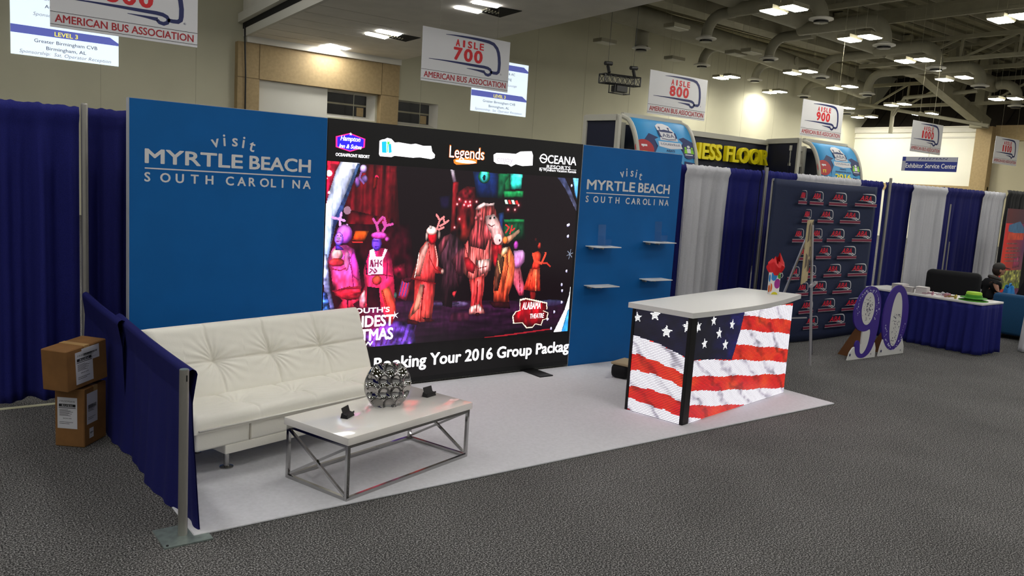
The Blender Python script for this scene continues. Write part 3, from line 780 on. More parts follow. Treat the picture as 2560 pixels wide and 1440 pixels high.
ra.poly([(1.755,1.279),(1.797,1.279),(1.842,0.952),(1.891,0.769),(1.814,0.773),(1.788,0.914),(1.759,1.151)], (185,190,235), (90,80,150), 90, .4, .04, .04, 13)
ra.poly([(1.745,0.955),(1.809,0.933),(1.852,0.761),(1.752,0.766)], (40,50,120), (60,110,190), 40, .7, .03, .03, 14)
for c, r_, col in ([(1.792,1.983)][0], .028, (255,235,240)), ([(1.769,1.939)][0], .011, (255,220,230)), ([(1.798,1.816)][0], .012, (255,215,225)), ([(1.976,1.667)][0], .036, (150,110,130)), ([(1.772,1.715)][0], .010, (240,230,255)), ([(2.253,1.974)][0], .018, (230,30,80)):
    ra.ell(c, r_, r_, col, var=.05)
ra.poly([(2.224,1.965),(2.265,1.977),(2.254,1.874),(2.219,1.854)], (170,25,25), (90,10,15), 90, .4, .03, .1, 15)
ra.ell([(2.119,2.04)][0], .036, .037, (205,180,235), (150,110,190)); ra.ell([(2.066,1.921)][0], .026, .05, (150,80,160), (90,60,130)); ra.ell([(2.133,1.951)][0], .03, .035, (150,120,190), (100,60,130)); ra.stroke([(2.1,2.013),(2.082,1.958),(2.124,1.914)], .02, (120,80,150))
# set pieces in the middle
ra.poly([(3.293,2.081),(3.599,2.083),(3.63,1.833),(3.36,1.833)], (16,42,100), (8,20,60), 90, .2, .1, .1, 16)
ra.poly([(3.599,2.078),(3.747,2.087),(3.662,1.834),(3.614,1.832)], (14,96,56), (10,60,40), 90, .3, .05, .1, 17)
ra.ell([(3.432,2.039)][0], .072, .066, (20,128,70), (12,80,46)); ra.ell([(3.432,2.039)][0], .05, .058, (80,240,225), (30,180,180)); ra.ell([(3.432,2.032)][0], .018, .028, (10,50,60))
ra.poly([(3.747,2.089),(3.908,2.09),(3.904,1.942),(3.77,1.93)], (70,235,215), (25,165,145), 60, .35, .06, .06, 18)
for q in ([(3.672,1.915),(3.935,1.918),(3.932,1.857),(3.694,1.844)], [(3.688,1.627),(3.972,1.631),(3.968,1.595),(3.696,1.589)]): ra.poly(q, (30,150,80), (12,90,45), 90, .2, .08, .04, 19)
ra.poly([(3.689,2.001),(3.75,2.087),(3.766,1.922),(3.695,1.914)], (20,110,60), (15,80,45), 90, .2)
for i in range(4):
    ra.poly([(p[0]+i*.045, p[1]-i*.001) for p in [(3.696,1.823),(3.728,1.824),(3.747,1.783),(3.714,1.782)]], (205,235,215) if i % 2 == 0 else (190,40,40), var=.1)
ra.poly([(3.635,1.688),(3.698,1.7),(3.733,1.418),(3.655,1.417)], (25,45,90), (15,25,60), 90, .3); ra.poly([(3.694,1.589),(3.972,1.595),(3.993,1.419),(3.707,1.417)], (14,70,40), (8,40,24), 90, .5, .03, .1, 20)
ra.poly([(3.033,2.086),(3.078,2.084),(3.111,1.972),(3.074,1.949)], (160,150,160), (90,60,80), 90, .2); ra.poly([(3.073,1.97),(3.138,1.974),(3.13,1.814),(3.114,1.514),(3.071,1.463)], (128,20,28), (110,16,24), 90, .4, .04, .2, 21)
ra.poly([(3.115,1.863),(3.23,1.938),(3.328,1.933),(3.345,1.782),(3.245,1.718),(3.134,1.755)], (95,14,22), (60,8,16), 90, .6, .05, .05, 22); ra.poly([(3.134,1.755),(3.34,1.761),(3.355,1.538),(3.243,1.374),(3.144,1.414)], (70,8,16), (90,20,16), 90, .7, .05, .12, 23)
ra.poly([(2.924,1.826),(3.046,1.841),(3.054,1.712),(2.949,1.709)], (22,14,48), (14,8,30), 90, .3, a=.8)
for q in [(3.154,1.809),(3.228,1.786),(3.131,1.76),(3.262,1.747),(3.286,1.755),(3.357,1.792),(3.167,1.617),(3.115,1.534),(3.212,1.755),(3.279,1.788),(3.751,1.725),(3.838,1.727),(3.882,1.774)]: ra.glow(q, .010, (255,225,215)); ra.glow(q, .03, (110,14,24), .6)
# stage floor
ra.poly([(2.181,0.849),(3.123,0.812),(4.6,0.754),(4.681,0.415),(4.391,0.445),(3.864,0.43),(2.234,0.407),(2.183,0.528)], (48,16,44), (24,6,22), 90, .35, .2, .03, 24)
ra.poly([(2.234,0.407),(2.742,0.413),(2.707,0.602),(2.465,0.658),(2.194,0.548)], (62,34,110), (84,50,150), 90, .7, .05, .05, 25)
for i in range(9):
    x = 440+i*48; ra.poly([(p[0]+i*.055, p[1]+i*.0055) for p in [(2.245,0.408),(2.263,0.409),(2.307,0.562),(2.289,0.561)]], (110,70,200), (120,40,110), 90, .3, a=.55)
ra.ell([(3.217,0.772)][0], .11, .028, (128,112,160), (70,50,90), a=.7); ra.ell([(4.381,0.736)][0], .22, .04, (70,76,120), (40,30,60), a=.7); ra.ell([(3.022,0.783)][0], .2, .02, (74,60,100), (40,30,60), a=.7)
ra.poly([(3.131,0.689),(3.356,0.69),(3.349,0.599),(3.11,0.601)], (84,30,48), (50,14,30), 60, .5, a=.6)
ra.stroke([(3.553,0.408),(3.865,0.423),(4.406,0.449)], .014, (150,22,34))
# performers
ra.poly([(2.061,1.485),(2.196,1.487),(2.157,1.398),(2.036,1.401)], (255,110,30), (240,60,10), 60, .2); ra.stroke([(2.04,1.386),(2.136,1.386)], .012, (200,40,40))
for q in ([(1.916,1.51),(1.908,1.578),(1.921,1.642)], [(1.839,1.6),(1.908,1.588),(1.953,1.575)], [(1.925,1.524),(1.979,1.534)]): ra.stroke(q, .022, (215,150,225))
ra.poly([(1.868,1.348),(1.974,1.363),(2.062,1.318),(2.107,1.167),(2.144,0.983),(2.138,0.86),(2.06,0.823),(2.132,0.748),(1.889,0.759),(1.961,0.857),(1.872,0.951),(1.833,1.15),(1.801,1.21),(1.838,1.308)], (255,80,190), (255,30,60), 90, .45, .05, .07, 26)
ra.poly([(1.872,0.951),(2.021,0.986),(2.142,0.983),(2.138,0.871),(2.015,0.855),(1.884,0.91)], (255,40,70), (225,20,50), 90, .5, .08, .03, 27)
ra.poly([(2.051,1.318),(2.107,1.167),(2.129,1.024),(2.05,1.077),(2.021,1.248)], (235,60,220), (255,60,150), 90, .3, .05, .1, 28)
ra.ell([(1.892,1.269)][0], .055, .06, (255,215,205), (255,120,150), var=.2); ra.ell([(1.894,1.204)][0], .075, .038, (235,60,60), (200,30,60), var=.3); ra.ell([(1.99,1.218)][0], .03, .09, (255,170,210), (250,90,160), var=.3, a=.7)
ra.ell([(1.957,1.456)][0], .078, .085, (232,120,235), (190,60,225), var=.15); ra.ell([(1.906,1.414)][0], .042, .06, (190,110,250), (120,70,235), var=.2); ra.poly([(1.877,1.368),(1.937,1.341),(1.958,1.313),(1.879,1.314)], (70,60,225), (120,40,200))
for q in ([(1.894,1.442)][0], [(1.923,1.437)][0]): ra.ell(q, .008, .006, (60,20,90))
ra.ell([(1.902,1.416)][0], .018, .012, (250,200,255)); ra.stroke([(1.886,1.391),(1.93,1.394)], .008, (130,30,120))
for q in ([(2.293,1.479),(2.269,1.549),(2.236,1.595)], [(2.272,1.549),(2.304,1.587),(2.329,1.616)], [(2.335,1.484),(2.369,1.541),(2.347,1.607)], [(2.369,1.541),(2.433,1.552)], [(2.359,1.527),(2.336,1.569)]): ra.stroke(q, .024, (196,70,150))
ra.poly([(2.206,1.308),(2.272,1.336),(2.386,1.328),(2.435,1.266),(2.471,1.058),(2.514,0.719),(2.467,0.615),(2.418,0.66),(2.342,0.79),(2.228,0.795),(2.162,0.767),(2.124,0.881),(2.177,0.982),(2.156,1.125)], (240,30,110), (255,40,60), 90, .4, .06, .08, 29)
ra.poly([(2.198,0.981),(2.323,0.962),(2.348,0.785),(2.204,0.788)], (40,4,16), (30,2,10)); ra.poly([(2.124,0.881),(2.177,0.951),(2.195,0.838),(2.168,0.762),(2.129,0.799)], (225,170,170), (180,60,90), 60, .5, .04, .04, 30)
ra.poly([(2.341,0.936),(2.426,0.975),(2.478,0.869),(2.514,0.719),(2.473,0.61),(2.401,0.767)], (255,100,60), (245,30,40), 70, .3, .05, .1, 31)
ra.ell([(2.297,1.035)][0], .05, .045, (255,110,60), (235,30,60), var=.3)
ra.poly([(2.211,1.31),(2.252,1.326),(2.276,1.254),(2.339,1.254),(2.363,1.326),(2.391,1.316),(2.352,1.225),(2.354,1.089),(2.204,1.082)], (250,235,250), (235,190,225), 90, .12); ra.stroke([(2.227,1.216),(2.246,1.16)], .012, (110,20,70)); 
for q in ([(2.223,1.165),(2.238,1.221),(2.257,1.165)], [(2.268,1.221),(2.271,1.164),(2.269,1.193),(2.301,1.193),(2.3,1.221),(2.302,1.164)], [(2.337,1.215),(2.318,1.195),(2.339,1.172)], [(2.22,1.104),(2.247,1.129),(2.224,1.143)], [(2.27,1.139),(2.293,1.118),(2.271,1.103),(2.257,1.124)]): ra.stroke(q, .011, (130,24,70))
ra.ell([(2.28,1.375)][0], .05, .072, (150,80,240), (96,50,225), var=.2); ra.ell([(2.3,1.447)][0], .082, .034, (245,90,200), (215,40,170), var=.15); ra.ell([(2.384,1.416)][0], .024, .022, (240,80,200)); ra.stroke([(2.239,1.398),(2.292,1.395)], .014, (70,30,170)); ra.stroke([(2.263,1.343),(2.299,1.345)], .008, (70,20,140))
ra.poly([(2.557,1.054),(2.675,1.027),(2.613,0.83),(2.525,0.865)], (205,40,60), (150,20,60), 30, .4)
for i in range(3): ra.stroke([(p[0]+i*.03, p[1]-.006*i) for p in [(2.568,1.013),(2.538,0.887)]], .012, (70,60,140))
ra.ell([(2.617,1.033)][0], .05, .03, (70,12,30)); ra.ell([(2.496,0.889)][0], .016, .03, (90,140,130))
ra.poly([(2.464,1.162),(2.58,1.192),(2.623,1.054),(2.541,1.035),(2.468,1.068)], (120,14,40), (70,6,24), 90, .6, .04, .04, 32)
# shaggy beast costume
ra.poly([(2.937,1.36),(2.995,1.447),(3.069,1.475),(3.162,1.437),(3.246,1.339),(3.282,1.04),(3.131,0.889),(3.135,0.742),(3.023,0.767),(2.982,1.025),(3.028,1.111),(2.944,1.242)], (70,38,50), (30,8,16), 90, .5, .02, .12, 33)
ra.poly([(2.943,1.36),(2.997,1.445),(3.072,1.471),(3.026,1.35),(2.962,1.253)], (135,60,72), (90,30,40), 90, .4, .02, .12, 34)
ra.poly([(3.099,1.208),(3.182,1.317),(3.259,1.35),(3.293,1.24),(3.278,1.051),(3.186,1.053)], (120,50,62), (66,24,36), 90, .5, .015, .2, 35)
ra.poly([(3.245,1.361),(3.329,1.483),(3.498,1.574),(3.599,1.351),(3.586,1.147),(3.525,1.046),(3.334,1.011),(3.25,1.085)], (176,72,72), (215,90,86), 90, .75, .013, .2, 36)
ra.poly([(3.24,1.24),(3.293,1.24),(3.392,1.15),(3.371,1.072),(3.288,1.107)], (235,40,52), (190,20,40), 60, .2); ra.poly([(3.388,1.206),(3.564,1.227),(3.573,1.102),(3.453,1.059)], (250,200,190), (220,110,110), 90, .6, .012, .12, 37)
ra.poly([(3.349,1.716),(3.438,1.775),(3.565,1.771),(3.623,1.667),(3.731,1.439),(3.698,1.365),(3.62,1.359),(3.538,1.437),(3.496,1.312),(3.293,1.353),(3.276,1.435),(3.353,1.569)], (150,60,58), (120,36,44), 90, .8, .014, .14, 38)
ra.poly([(3.472,1.653),(3.584,1.676),(3.629,1.626),(3.738,1.439),(3.701,1.363),(3.62,1.362),(3.547,1.489),(3.491,1.561)], (255,205,200), (245,150,150), 90, .25, .03, .06, 39)
ra.ell([(3.644,1.422)][0], .05, .055, (255,225,220), (240,160,160), var=.12)
ra.poly([(3.349,1.716),(3.365,1.75),(3.44,1.787),(3.513,1.777),(3.579,1.788),(3.568,1.757),(3.465,1.753),(3.383,1.71)], (255,222,220), (240,170,170)); 
for q in [(3.384,1.661),(3.364,1.63),(3.408,1.672),(3.424,1.621)]: ra.ell(q, .016, .024, (255,150,150), (225,70,80))
for q in [(3.536,1.634),(3.584,1.64)]: ra.ell(q, .014, .016, (250,250,250)); ra.ell(q, .009, .011, (20,10,20))
ra.stroke([(3.515,1.571),(3.555,1.549),(3.592,1.567)], .010, (70,10,20)); ra.ell([(3.668,1.412)][0], .010, .014, (140,50,60))
ra.poly([(3.321,1.017),(3.51,1.058),(3.507,0.899),(3.488,0.786),(3.537,0.67),(3.344,0.672),(3.361,0.848)], (235,70,66), (215,40,50), 90, .6, .014, .12, 40)
ra.poly([(3.352,0.746),(3.459,0.765),(3.518,0.705),(3.532,0.663),(3.344,0.665),(3.339,0.702)], (255,205,195), (235,120,120), 90, .4, .015, .05, 41); ra.ell([(3.446,0.66)][0], .03, .018, (50,10,20)); ra.poly([(3.131,0.9),(3.182,0.91),(3.154,0.844),(3.133,0.867)], (235,50,60))
# others around the beast
ra.poly([(3.567,1.373),(3.707,1.363),(3.691,1.203),(3.643,1.101),(3.593,1.204)], (190,22,34), (130,10,24), 90, .4, .03, .1, 42)
ra.poly([(3.71,1.328),(3.796,1.351),(3.891,1.201),(3.893,1.027),(3.821,0.843),(3.841,0.772),(3.638,0.776),(3.623,0.987),(3.641,1.124),(3.674,1.237)], (236,120,60), (215,60,40), 90, .45, .03, .14, 43)
ra.poly([(3.657,1.283),(3.745,1.237),(3.727,1.1),(3.686,0.894),(3.637,0.895),(3.629,1.09)], (96,60,40), (70,30,24), 90, .5, .03, .1, 44); ra.poly([(3.709,1.334),(3.779,1.346),(3.77,1.283),(3.689,1.226)], (250,220,190), (240,150,80), 90, .2)
ra.poly([(3.582,0.782),(3.838,0.772),(3.858,0.701),(3.642,0.722)], (60,14,20), (30,6,12))
ra.poly([(3.729,1.442),(3.812,1.471),(3.908,1.53),(3.921,1.499),(3.833,1.426),(3.777,1.376),(3.705,1.397)], (255,205,170), (245,150,110), 90, .2); ra.ell([(3.739,1.414)][0], .036, .04, (255,150,70), (230,90,40), var=.2)
for q in ([(3.74,1.491),(3.776,1.545),(3.734,1.57)], [(3.794,1.482),(3.814,1.566)], [(3.818,1.514),(3.849,1.535)]): ra.stroke(q, .016, (205,40,44))
ra.poly([(3.854,1.305),(3.969,1.315),(4.004,1.28),(4.006,1.189),(3.941,1.12),(3.886,1.12)], (235,170,235), (215,110,190), 90, .25); ra.poly([(3.883,1.12),(3.955,1.131),(4.024,0.93),(4.026,0.836),(3.964,0.832),(3.881,0.958)], (235,110,130), (205,60,90), 90, .4); ra.ell([(3.881,1.363)][0], .03, .045, (225,80,215), (170,50,160)); ra.poly([(3.895,0.782),(4.027,0.824),(4.04,0.776),(3.969,0.767)], (30,20,30))
ra.poly([(4.105,1.279),(4.181,1.305),(4.223,1.267),(4.217,1.199),(4.217,1.115),(4.104,1.111),(4.127,1.199)], (240,70,40), (215,40,30), 90, .3); ra.poly([(4.089,1.117),(4.216,1.121),(4.247,0.874),(4.132,0.873),(4.015,0.898)], (255,96,60), (235,40,24), 90, .4, .02, .3, 45)
ra.poly([(4.109,0.873),(4.188,0.864),(4.181,0.771),(4.114,0.773)], (130,20,20), (90,12,14)); ra.ell([(4.191,1.358)][0], .022, .036, (215,70,50), (170,30,30)); ra.ell([(4.159,1.387)][0], .022, .03, (24,8,12)); ra.ell([(4.138,1.422)][0], .014, .016, (110,16,24))
ra.stroke([(4.113,1.27),(4.142,1.199),(4.235,1.169),(4.274,1.246),(4.283,1.279)], .026, (228,70,46)); ra.stroke([(4.25,1.174),(4.311,1.171),(4.357,1.137)], .016, (190,50,36)); ra.stroke([(4.232,1.293),(4.269,1.272)], .012, (30,20,24))
ra.poly([(2.804,1.397),(2.9,1.392),(2.946,1.242),(2.951,1.156),(3.017,1.12),(2.997,1.079),(2.923,1.089),(2.921,0.992),(2.66,1.043),(2.711,1.212),(2.741,1.328)], (240,90,84), (215,36,44), 120, .45, .03, .16, 46)
ra.poly([(2.811,1.392),(2.842,1.392),(2.79,1.211),(2.756,1.062),(2.683,1.064),(2.723,1.212),(2.756,1.323)], (255,190,180), (240,110,100), 90, .3, .03, .2, 47)
ra.poly([(2.696,1.031),(2.929,0.989),(2.921,0.809),(2.906,0.645),(2.818,0.613),(2.657,0.635),(2.642,0.681),(2.698,0.818)], (240,50,56), (255,80,70), 90, .35, .02, .3, 48); ra.poly([(2.76,0.987),(2.809,0.98),(2.761,0.75),(2.656,0.659),(2.709,0.796)], (255,170,150), (250,130,100), 90, .3, .02, .2, 49)
ra.poly([(2.632,0.658),(2.718,0.636),(2.768,0.62),(2.757,0.592),(2.64,0.606)], (60,8,14)); ra.poly([(2.802,0.662),(2.903,0.646),(2.949,0.616),(2.855,0.61)], (60,8,14)); ra.ell([(3.003,1.106)][0], .02, .025, (255,190,180))
ra.ell([(2.87,1.44)][0], .05, .075, (235,16,36), (190,6,26)); ra.ell([(2.86,1.498)][0], .06, .042, (255,228,220), (240,160,150)); ra.ell([(2.943,1.462)][0], .014, .04, (250,200,190)); ra.ell([(2.805,1.445)][0], .012, .045, (255,215,205)); ra.ell([(2.844,1.532)][0], .018, .018, (255,225,220))
for q in ([(2.914,1.516),(2.943,1.601),(2.903,1.651)], [(2.943,1.601),(2.988,1.633)], [(2.949,1.546),(3.003,1.572),(3.04,1.598)], [(2.937,1.511),(2.988,1.532)], [(2.998,1.572),(2.983,1.621)]): ra.stroke(q, .020, (240,130,130))
# arms, legs and seams of the costumes
for q, w_, c_ in (([(2.005,1.248),(2.042,1.127),(2.064,0.985)], .010, (150,10,90)), ([(1.866,0.947),(1.978,0.962),(2.14,0.968)], .012, (130,10,40)), ([(2.01,0.855),(2.019,0.753)], .016, (90,0,30)), ([(1.838,1.15),(1.929,1.129),(1.982,1.153)], .010, (150,20,60)),
        ([(2.392,1.246),(2.4,1.142),(2.397,1.049)], .010, (120,0,60)), ([(2.202,1.298),(2.176,1.216),(2.191,1.094)], .014, (40,4,30)), ([(2.204,1.082),(2.352,1.086),(2.457,1.068)], .010, (110,4,40)), ([(2.359,0.935),(2.398,0.83),(2.438,0.723)], .010, (140,10,20)),
        ([(2.66,1.043),(2.795,1.016),(2.924,0.989)], .012, (100,4,14)), ([(2.804,0.964),(2.788,0.814),(2.779,0.63)], .014, (110,6,14)), ([(2.83,1.376),(2.85,1.243),(2.913,1.135),(2.984,1.09)], .010, (130,8,18)), ([(2.906,1.35),(2.939,1.221),(2.936,1.156)], .010, (255,160,150)),
        ([(2.731,1.286),(2.714,1.159),(2.695,1.053)], .008, (255,220,210)), ([(3.423,0.992),(3.428,0.857),(3.43,0.698)], .016, (110,14,20)), ([(3.244,1.372),(3.293,1.24),(3.421,1.127),(3.528,1.148)], .010, (110,16,22)), ([(3.099,1.208),(3.157,1.109),(3.193,0.954)], .010, (40,10,18)),
        ([(3.77,1.283),(3.795,1.145),(3.764,0.984),(3.75,0.799)], .012, (110,24,10)), ([(3.663,1.203),(3.7,1.077)], .010, (250,180,110)), ([(3.943,1.096),(3.962,0.955),(3.978,0.837)], .010, (110,14,40)), ([(4.113,1.093),(4.101,0.975),(4.078,0.893)], .008, (150,14,8)), ([(4.165,1.098),(4.184,0.878)], .008, (255,150,100)), ([(4.104,1.112),(4.217,1.118)], .010, (130,10,10))):
    ra.stroke(q, w_, c_)
# right hand border of the picture
ra.poly([(4.375,2.084),(4.478,2.084),(4.579,1.946),(4.684,1.783),(4.68,1.727),(4.588,1.847),(4.489,1.975)], (100,112,180), (150,150,200), 90, .3, .05, .05, 50); ra.poly([(4.592,2.089),(4.695,2.089),(4.728,1.762),(4.638,1.915)], (110,190,240), (70,150,215), 90, .2)
ra.poly([(4.678,0.986),(4.74,0.984),(4.798,0.382),(4.472,0.415),(4.609,0.655),(4.659,0.814)], (235,245,255), (255,255,255), 90, .06); ra.poly([(4.651,0.641),(4.764,0.735),(4.798,0.382),(4.581,0.406)], (70,170,225), (40,130,200), 90, .15)
for a in range(3):
    c = [(4.626,1.266)][0]; dx, dz = .045*math.cos(a*PI/3+.3), .05*math.sin(a*PI/3+.3); ra.stroke([(c[0]-dx, c[1]-dz), (c[0]+dx, c[1]+dz)], .007, (120,130,150))
for q in [(4.461,0.637),(4.431,0.455),(4.374,0.561),(4.595,1.081),(4.539,0.934),(4.551,0.867),(4.567,1.582),(4.579,1.462),(4.557,0.739),(4.354,0.616)]: ra.ell(q, .014, .016, (225,225,245), (170,160,200), var=.05)
for q in [(4.582,2.006),(4.581,1.585),(4.585,1.463)]: ra.ell(q, .012, .016, (235,235,255), (180,180,220), var=.05)
# lettering emblem bottom left (glow) and theatre emblem bottom right
c = [(2.292,0.646)][0]; ra.glow(c, .16, (120,0,40), .7)
al = [(3.983,0.778),(4.056,0.79),(4.342,0.734),(4.348,0.667),(4.294,0.657),(4.367,0.63),(4.356,0.569),(4.303,0.56),(4.284,0.506),(4.206,0.523),(4.171,0.489),(4.096,0.487),(4.032,0.545),(3.921,0.545),(3.905,0.617),(3.941,0.662),(3.992,0.671)]
cx = sum(p[0] for p in al)/len(al); cz = sum(p[1] for p in al)/len(al)
ra.poly([(cx+(p[0]-cx)*1.06, cz+(p[1]-cz)*1.09) for p in al], (255,235,205), var=.05); ra.poly(al, (180,16,30), (140,8,20), 90, .3)
ra.c *= (.93+.07*(np.arange(ra.nz) % 2))[:, None, None]
ra.build('stage_picture', LED, vw, (1.774, YB-.0045, .412), (1,0,0), (0,0,1))
R_, U_ = XA, ZA
mb = MB()
mb.text('Now Booking Your 2016 Group Packag', (1.90, YB-.006, .185), R_, U_, .115, 4.703-1.90, 0, .045)
mb.build('ticker_text', LEDW, vw)
mb = MB()
for st, z, h, w, xc in (("SOUTH'S", .735, .045, .40, 2.24), ('GRANDEST', .605, .10, .66, 2.155), ('CHRISTMAS', .475, .105, .70, 2.135), ('SHOW', .425, .038, .28, 2.14)):
    mb.text(st, (xc-w/2, YB-.007, z), R_, U_, h, w, 0, .05)
mb.star((2.50, .70), .045, (0, YB-.007, 0), R_, U_, 0, .2, .2)
mb.build('christmas_lettering', LEDW, vw)
mb = MB(); mb.text('ALABAMA', ([(4.012,0.694)][0][0], YB-.007, [(4.013,0.688)][0][1]-.005), XA, ZA, .075, .25, 0, .012, .15); mb.text('THEATRE', ([(4.126,0.581)][0][0], YB-.007, [(4.126,0.581)][0][1]), XA, ZA, .05, .19, 0, .01, .1)
mb.build('theatre_lettering', LEDW, vw)
# hotel and venue emblems along the top edge
def emb(name, m_, fn):
    mb = MB(); fn(mb); return mb.build(name, m_, vw)
YE = YB-.0055
HOTBLUE = mat('led_blue', (40,30,225), .5, emit=1.3); HOTPINK = mat('led_pink', (255,40,130), .5, emit=1.5); LEDORANGE = mat('led_orange', (255,120,40), .5, emit=1.4); LEDCYAN = mat('led_cyan', (20,170,220), .5, emit=1.3); LEDGREEN = mat('led_green', (60,190,60), .5, emit=1.2)
hexo = [(1.975,2.342),(2.125,2.303),(2.123,2.228),(1.982,2.18),(1.846,2.212),(1.843,2.302)]
hx = sum(p[0] for p in hexo)/6; hz = sum(p[1] for p in hexo)/6
emb('hexagon_border', HOTPINK, lambda mb: mb.poly(hexo, (0, YE+.0006, 0), XA, ZA))
emb('hexagon_field', HOTBLUE, lambda mb: mb.poly([(hx+(p[0]-hx)*.9, hz+(p[1]-hz)*.88) for p in hexo], (0, YE, 0), XA, ZA))
def f(mb):
    mb.text('Hampton', (hx-.095, YE-.0006, hz+.012), XA, ZA, .040, .19, 0, .03, .3); mb.text('Inn & Suites', (hx-.105, YE-.0006, hz-.052), XA, ZA, .034, .215, 0, .03, .3)
    mb.star((hx, hz+.072), .016, (0, YE-.0006, 0), XA, ZA, 0, 0, .35)
    mb.text('OCEANFRONT RESORT', ([(1.848,2.146)][0][0], YE, [(1.848,2.146)][0][1]-.01), XA, ZA, .026, .325, 0, .03)
emb('resort_lettering', LEDW, f)
emb('white_emblem', LEDW, lambda mb: mb.poly([(2.266,2.298),(2.291,2.311),(2.317,2.316),(2.342,2.33),(2.385,2.324),(2.42,2.294),(2.46,2.3),(2.59,2.291),(2.638,2.301),(2.722,2.287),(2.806,2.293),(2.82,2.242),(2.852,2.215),(2.849,2.186),(2.813,2.171),(2.684,2.18),(2.618,2.171),(2.424,2.176),(2.393,2.162),(2.277,2.162),(2.266,2.179)], (0, YE, 0), XA, ZA))
emb('tower_emblem', LEDCYAN, lambda mb: [mb.poly(q, (0, YE-.0008, 0), XA, ZA) for q in ([(2.287,2.291),(2.334,2.299),(2.34,2.196),(2.295,2.195)], [(2.356,2.273),(2.382,2.282),(2.393,2.205),(2.364,2.195)])])
emb('palm_emblem', LEDGREEN, lambda mb: [mb.star([(2.355,2.285)][0], .032, (0, YE-.0012, 0), XA, ZA, 0, .4, .25), mb.strip([(2.353,2.282),(2.347,2.24),(2.348,2.203)], .008, (0, YE-.0012, 0), XA, ZA)])
def f(mb):
    p = [(3.012,2.202),(3.42,2.209)]
    mb.text('Legends', (p[0][0], YE, p[0][1]), XA, ZA, .115, p[1][0]-p[0][0], 0, .02)
    mb.poly([(3.062,2.181),(3.106,2.2),(3.153,2.197),(3.212,2.216),(3.273,2.208),(3.334,2.199),(3.334,2.164),(3.24,2.15),(3.169,2.144),(3.098,2.137),(3.069,2.152)], (0, YE+.0004, 0), XA, ZA)
emb('concert_lettering', LEDORANGE, f)
def f(mb):
    p = [(3.014,2.204),(3.413,2.213)]
    mb.text('Legends', (p[0][0], YE-.0006, p[0][1]), XA, ZA, .105, p[1][0]-p[0][0], 0, -.015)
    mb.disc([(3.203,2.173)][0], .12, (0, YE-.0006, 0), XA, ZA, 20, 0, .016)
emb('concert_highlight', LEDW, f)
emb('white_emblem', LEDW, lambda mb: mb.poly([(3.529,2.262),(3.565,2.282),(3.705,2.288),(3.803,2.288),(3.86,2.316),(4.006,2.33),(4.026,2.291),(4.029,2.187),(3.898,2.173),(3.811,2.186),(3.754,2.159),(3.714,2.177),(3.573,2.177),(3.536,2.197)], (0, YE, 0), XA, ZA))
GREYLED = mat('led_grey', (170,160,175), .5, emit=1.1)
emb('emblem_script', GREYLED, lambda mb: mb.text('enjoy', ([(3.574,2.199)][0][0], YE-.0008, [(3.574,2.199)][0][1]), XA, ZA, .055, .2, 0, -.005))
def f(mb):
    p = [(4.228,2.225),(4.622,2.236)]; mb.text('CEANA', (p[0][0], YE, p[0][1]), XA, ZA, .082, p[1][0]-p[0][0], 0, .02)
    c = [(4.169,2.267)][0]
    ring = [(c[0]+.044*math.cos(a), c[1]+.042*math.sin(a)) for a in np.linspace(0, 2*PI, 25)]; mb.strip(ring, .012, (0, YE, 0), XA, ZA)
    mb.strip([(c[0]-.055, c[1]-.002), (c[0]-.02, c[1]+.006), (c[0]+.02, c[1]-.006), (c[0]+.05, c[1]+.002)], .012, (0, YE, 0), XA, ZA)
    p = [(4.219,2.181),(4.546,2.188)]; mb.text('RESORTS', (p[0][0], YE, p[0][1]-.010), XA, ZA, .034, p[1][0]-p[0][0], 0, .0)
    p = [(4.124,2.141),(4.631,2.144)]; mb.text('By Wyndham Vacation Rentals', (p[0][0], YE, p[0][1]), XA, ZA, .026, p[1][0]-p[0][0], 0, .0)
    p = [(4.122,2.169),(4.631,2.174)]; mb.strip(p, .003, (0, YE, 0), XA, ZA)
emb('resort_lettering', LEDW, f)

# ---- white sofa bed
A_S = math.radians(14.5)
t = thing('sofa_bed', 'white tufted leather sofa bed in front of the wide blue panel', 'sofa', (.222, .715, 0), A_S)
LS = 1.845
def cushion(mb, fn_base, nu, nv, cols, rows, depth, thick, edge):
    """tufted pad: fn_base(u,v) -> point, normal; seams pull the surface in"""
    def h(u, v):
        e = min(1, min(u, 1-u)*LS/edge); e2 = min(1, min(v, 1-v)/(edge*2.0))
        ed = (1-(1-e)**2.6)**.45 * (1-(1-e2)**2.6)**.45
        q = (u*cols) % 1; c = round(u*cols); du = abs(u*cols-c) if 0 < c < cols else 1     # distance to the nearest upright seam
        dv = abs(v-.5)*2                                                                    # distance to the cross seam / tuft row
        bend = .10*math.sin(dv*2.2)*(1 if v > .5 else -.6); du2 = abs(u*cols-c+bend) if 0 < c < cols else 1
        gu = math.exp(-(du2/.020)**2)*(.30+.55*math.exp(-dv*1.5)) + .45*math.exp(-(du2/.10)**2)*(.35+.65*math.exp(-dv*2.5))
        gv = (math.exp(-(dv/.030)**2)*.7+.35*math.exp(-(dv/.16)**2)) if rows > 1 else 0
        gb = math.exp(-(du*du*40+dv*dv*22))
        ang = math.atan2(dv*.55, du2*1.0); rad = math.hypot(du, dv*.8)
        wr = math.sin(ang*17+c*1.7)*math.exp(-(rad/.42)**2)*(1-math.exp(-(rad/.10)**2))
        fine = .35*math.sin(u*61+v*23)*math.sin(v*31-u*17)
        return thick*ed*(1-.26*min(1, gu)-.24*gv-.27*gb+.055*wr+.03*fine)
    def fn(u, v):
        p, n = fn_base(u, v); return p+n*h(u, v)
    mb.grid(fn, nu, nv)
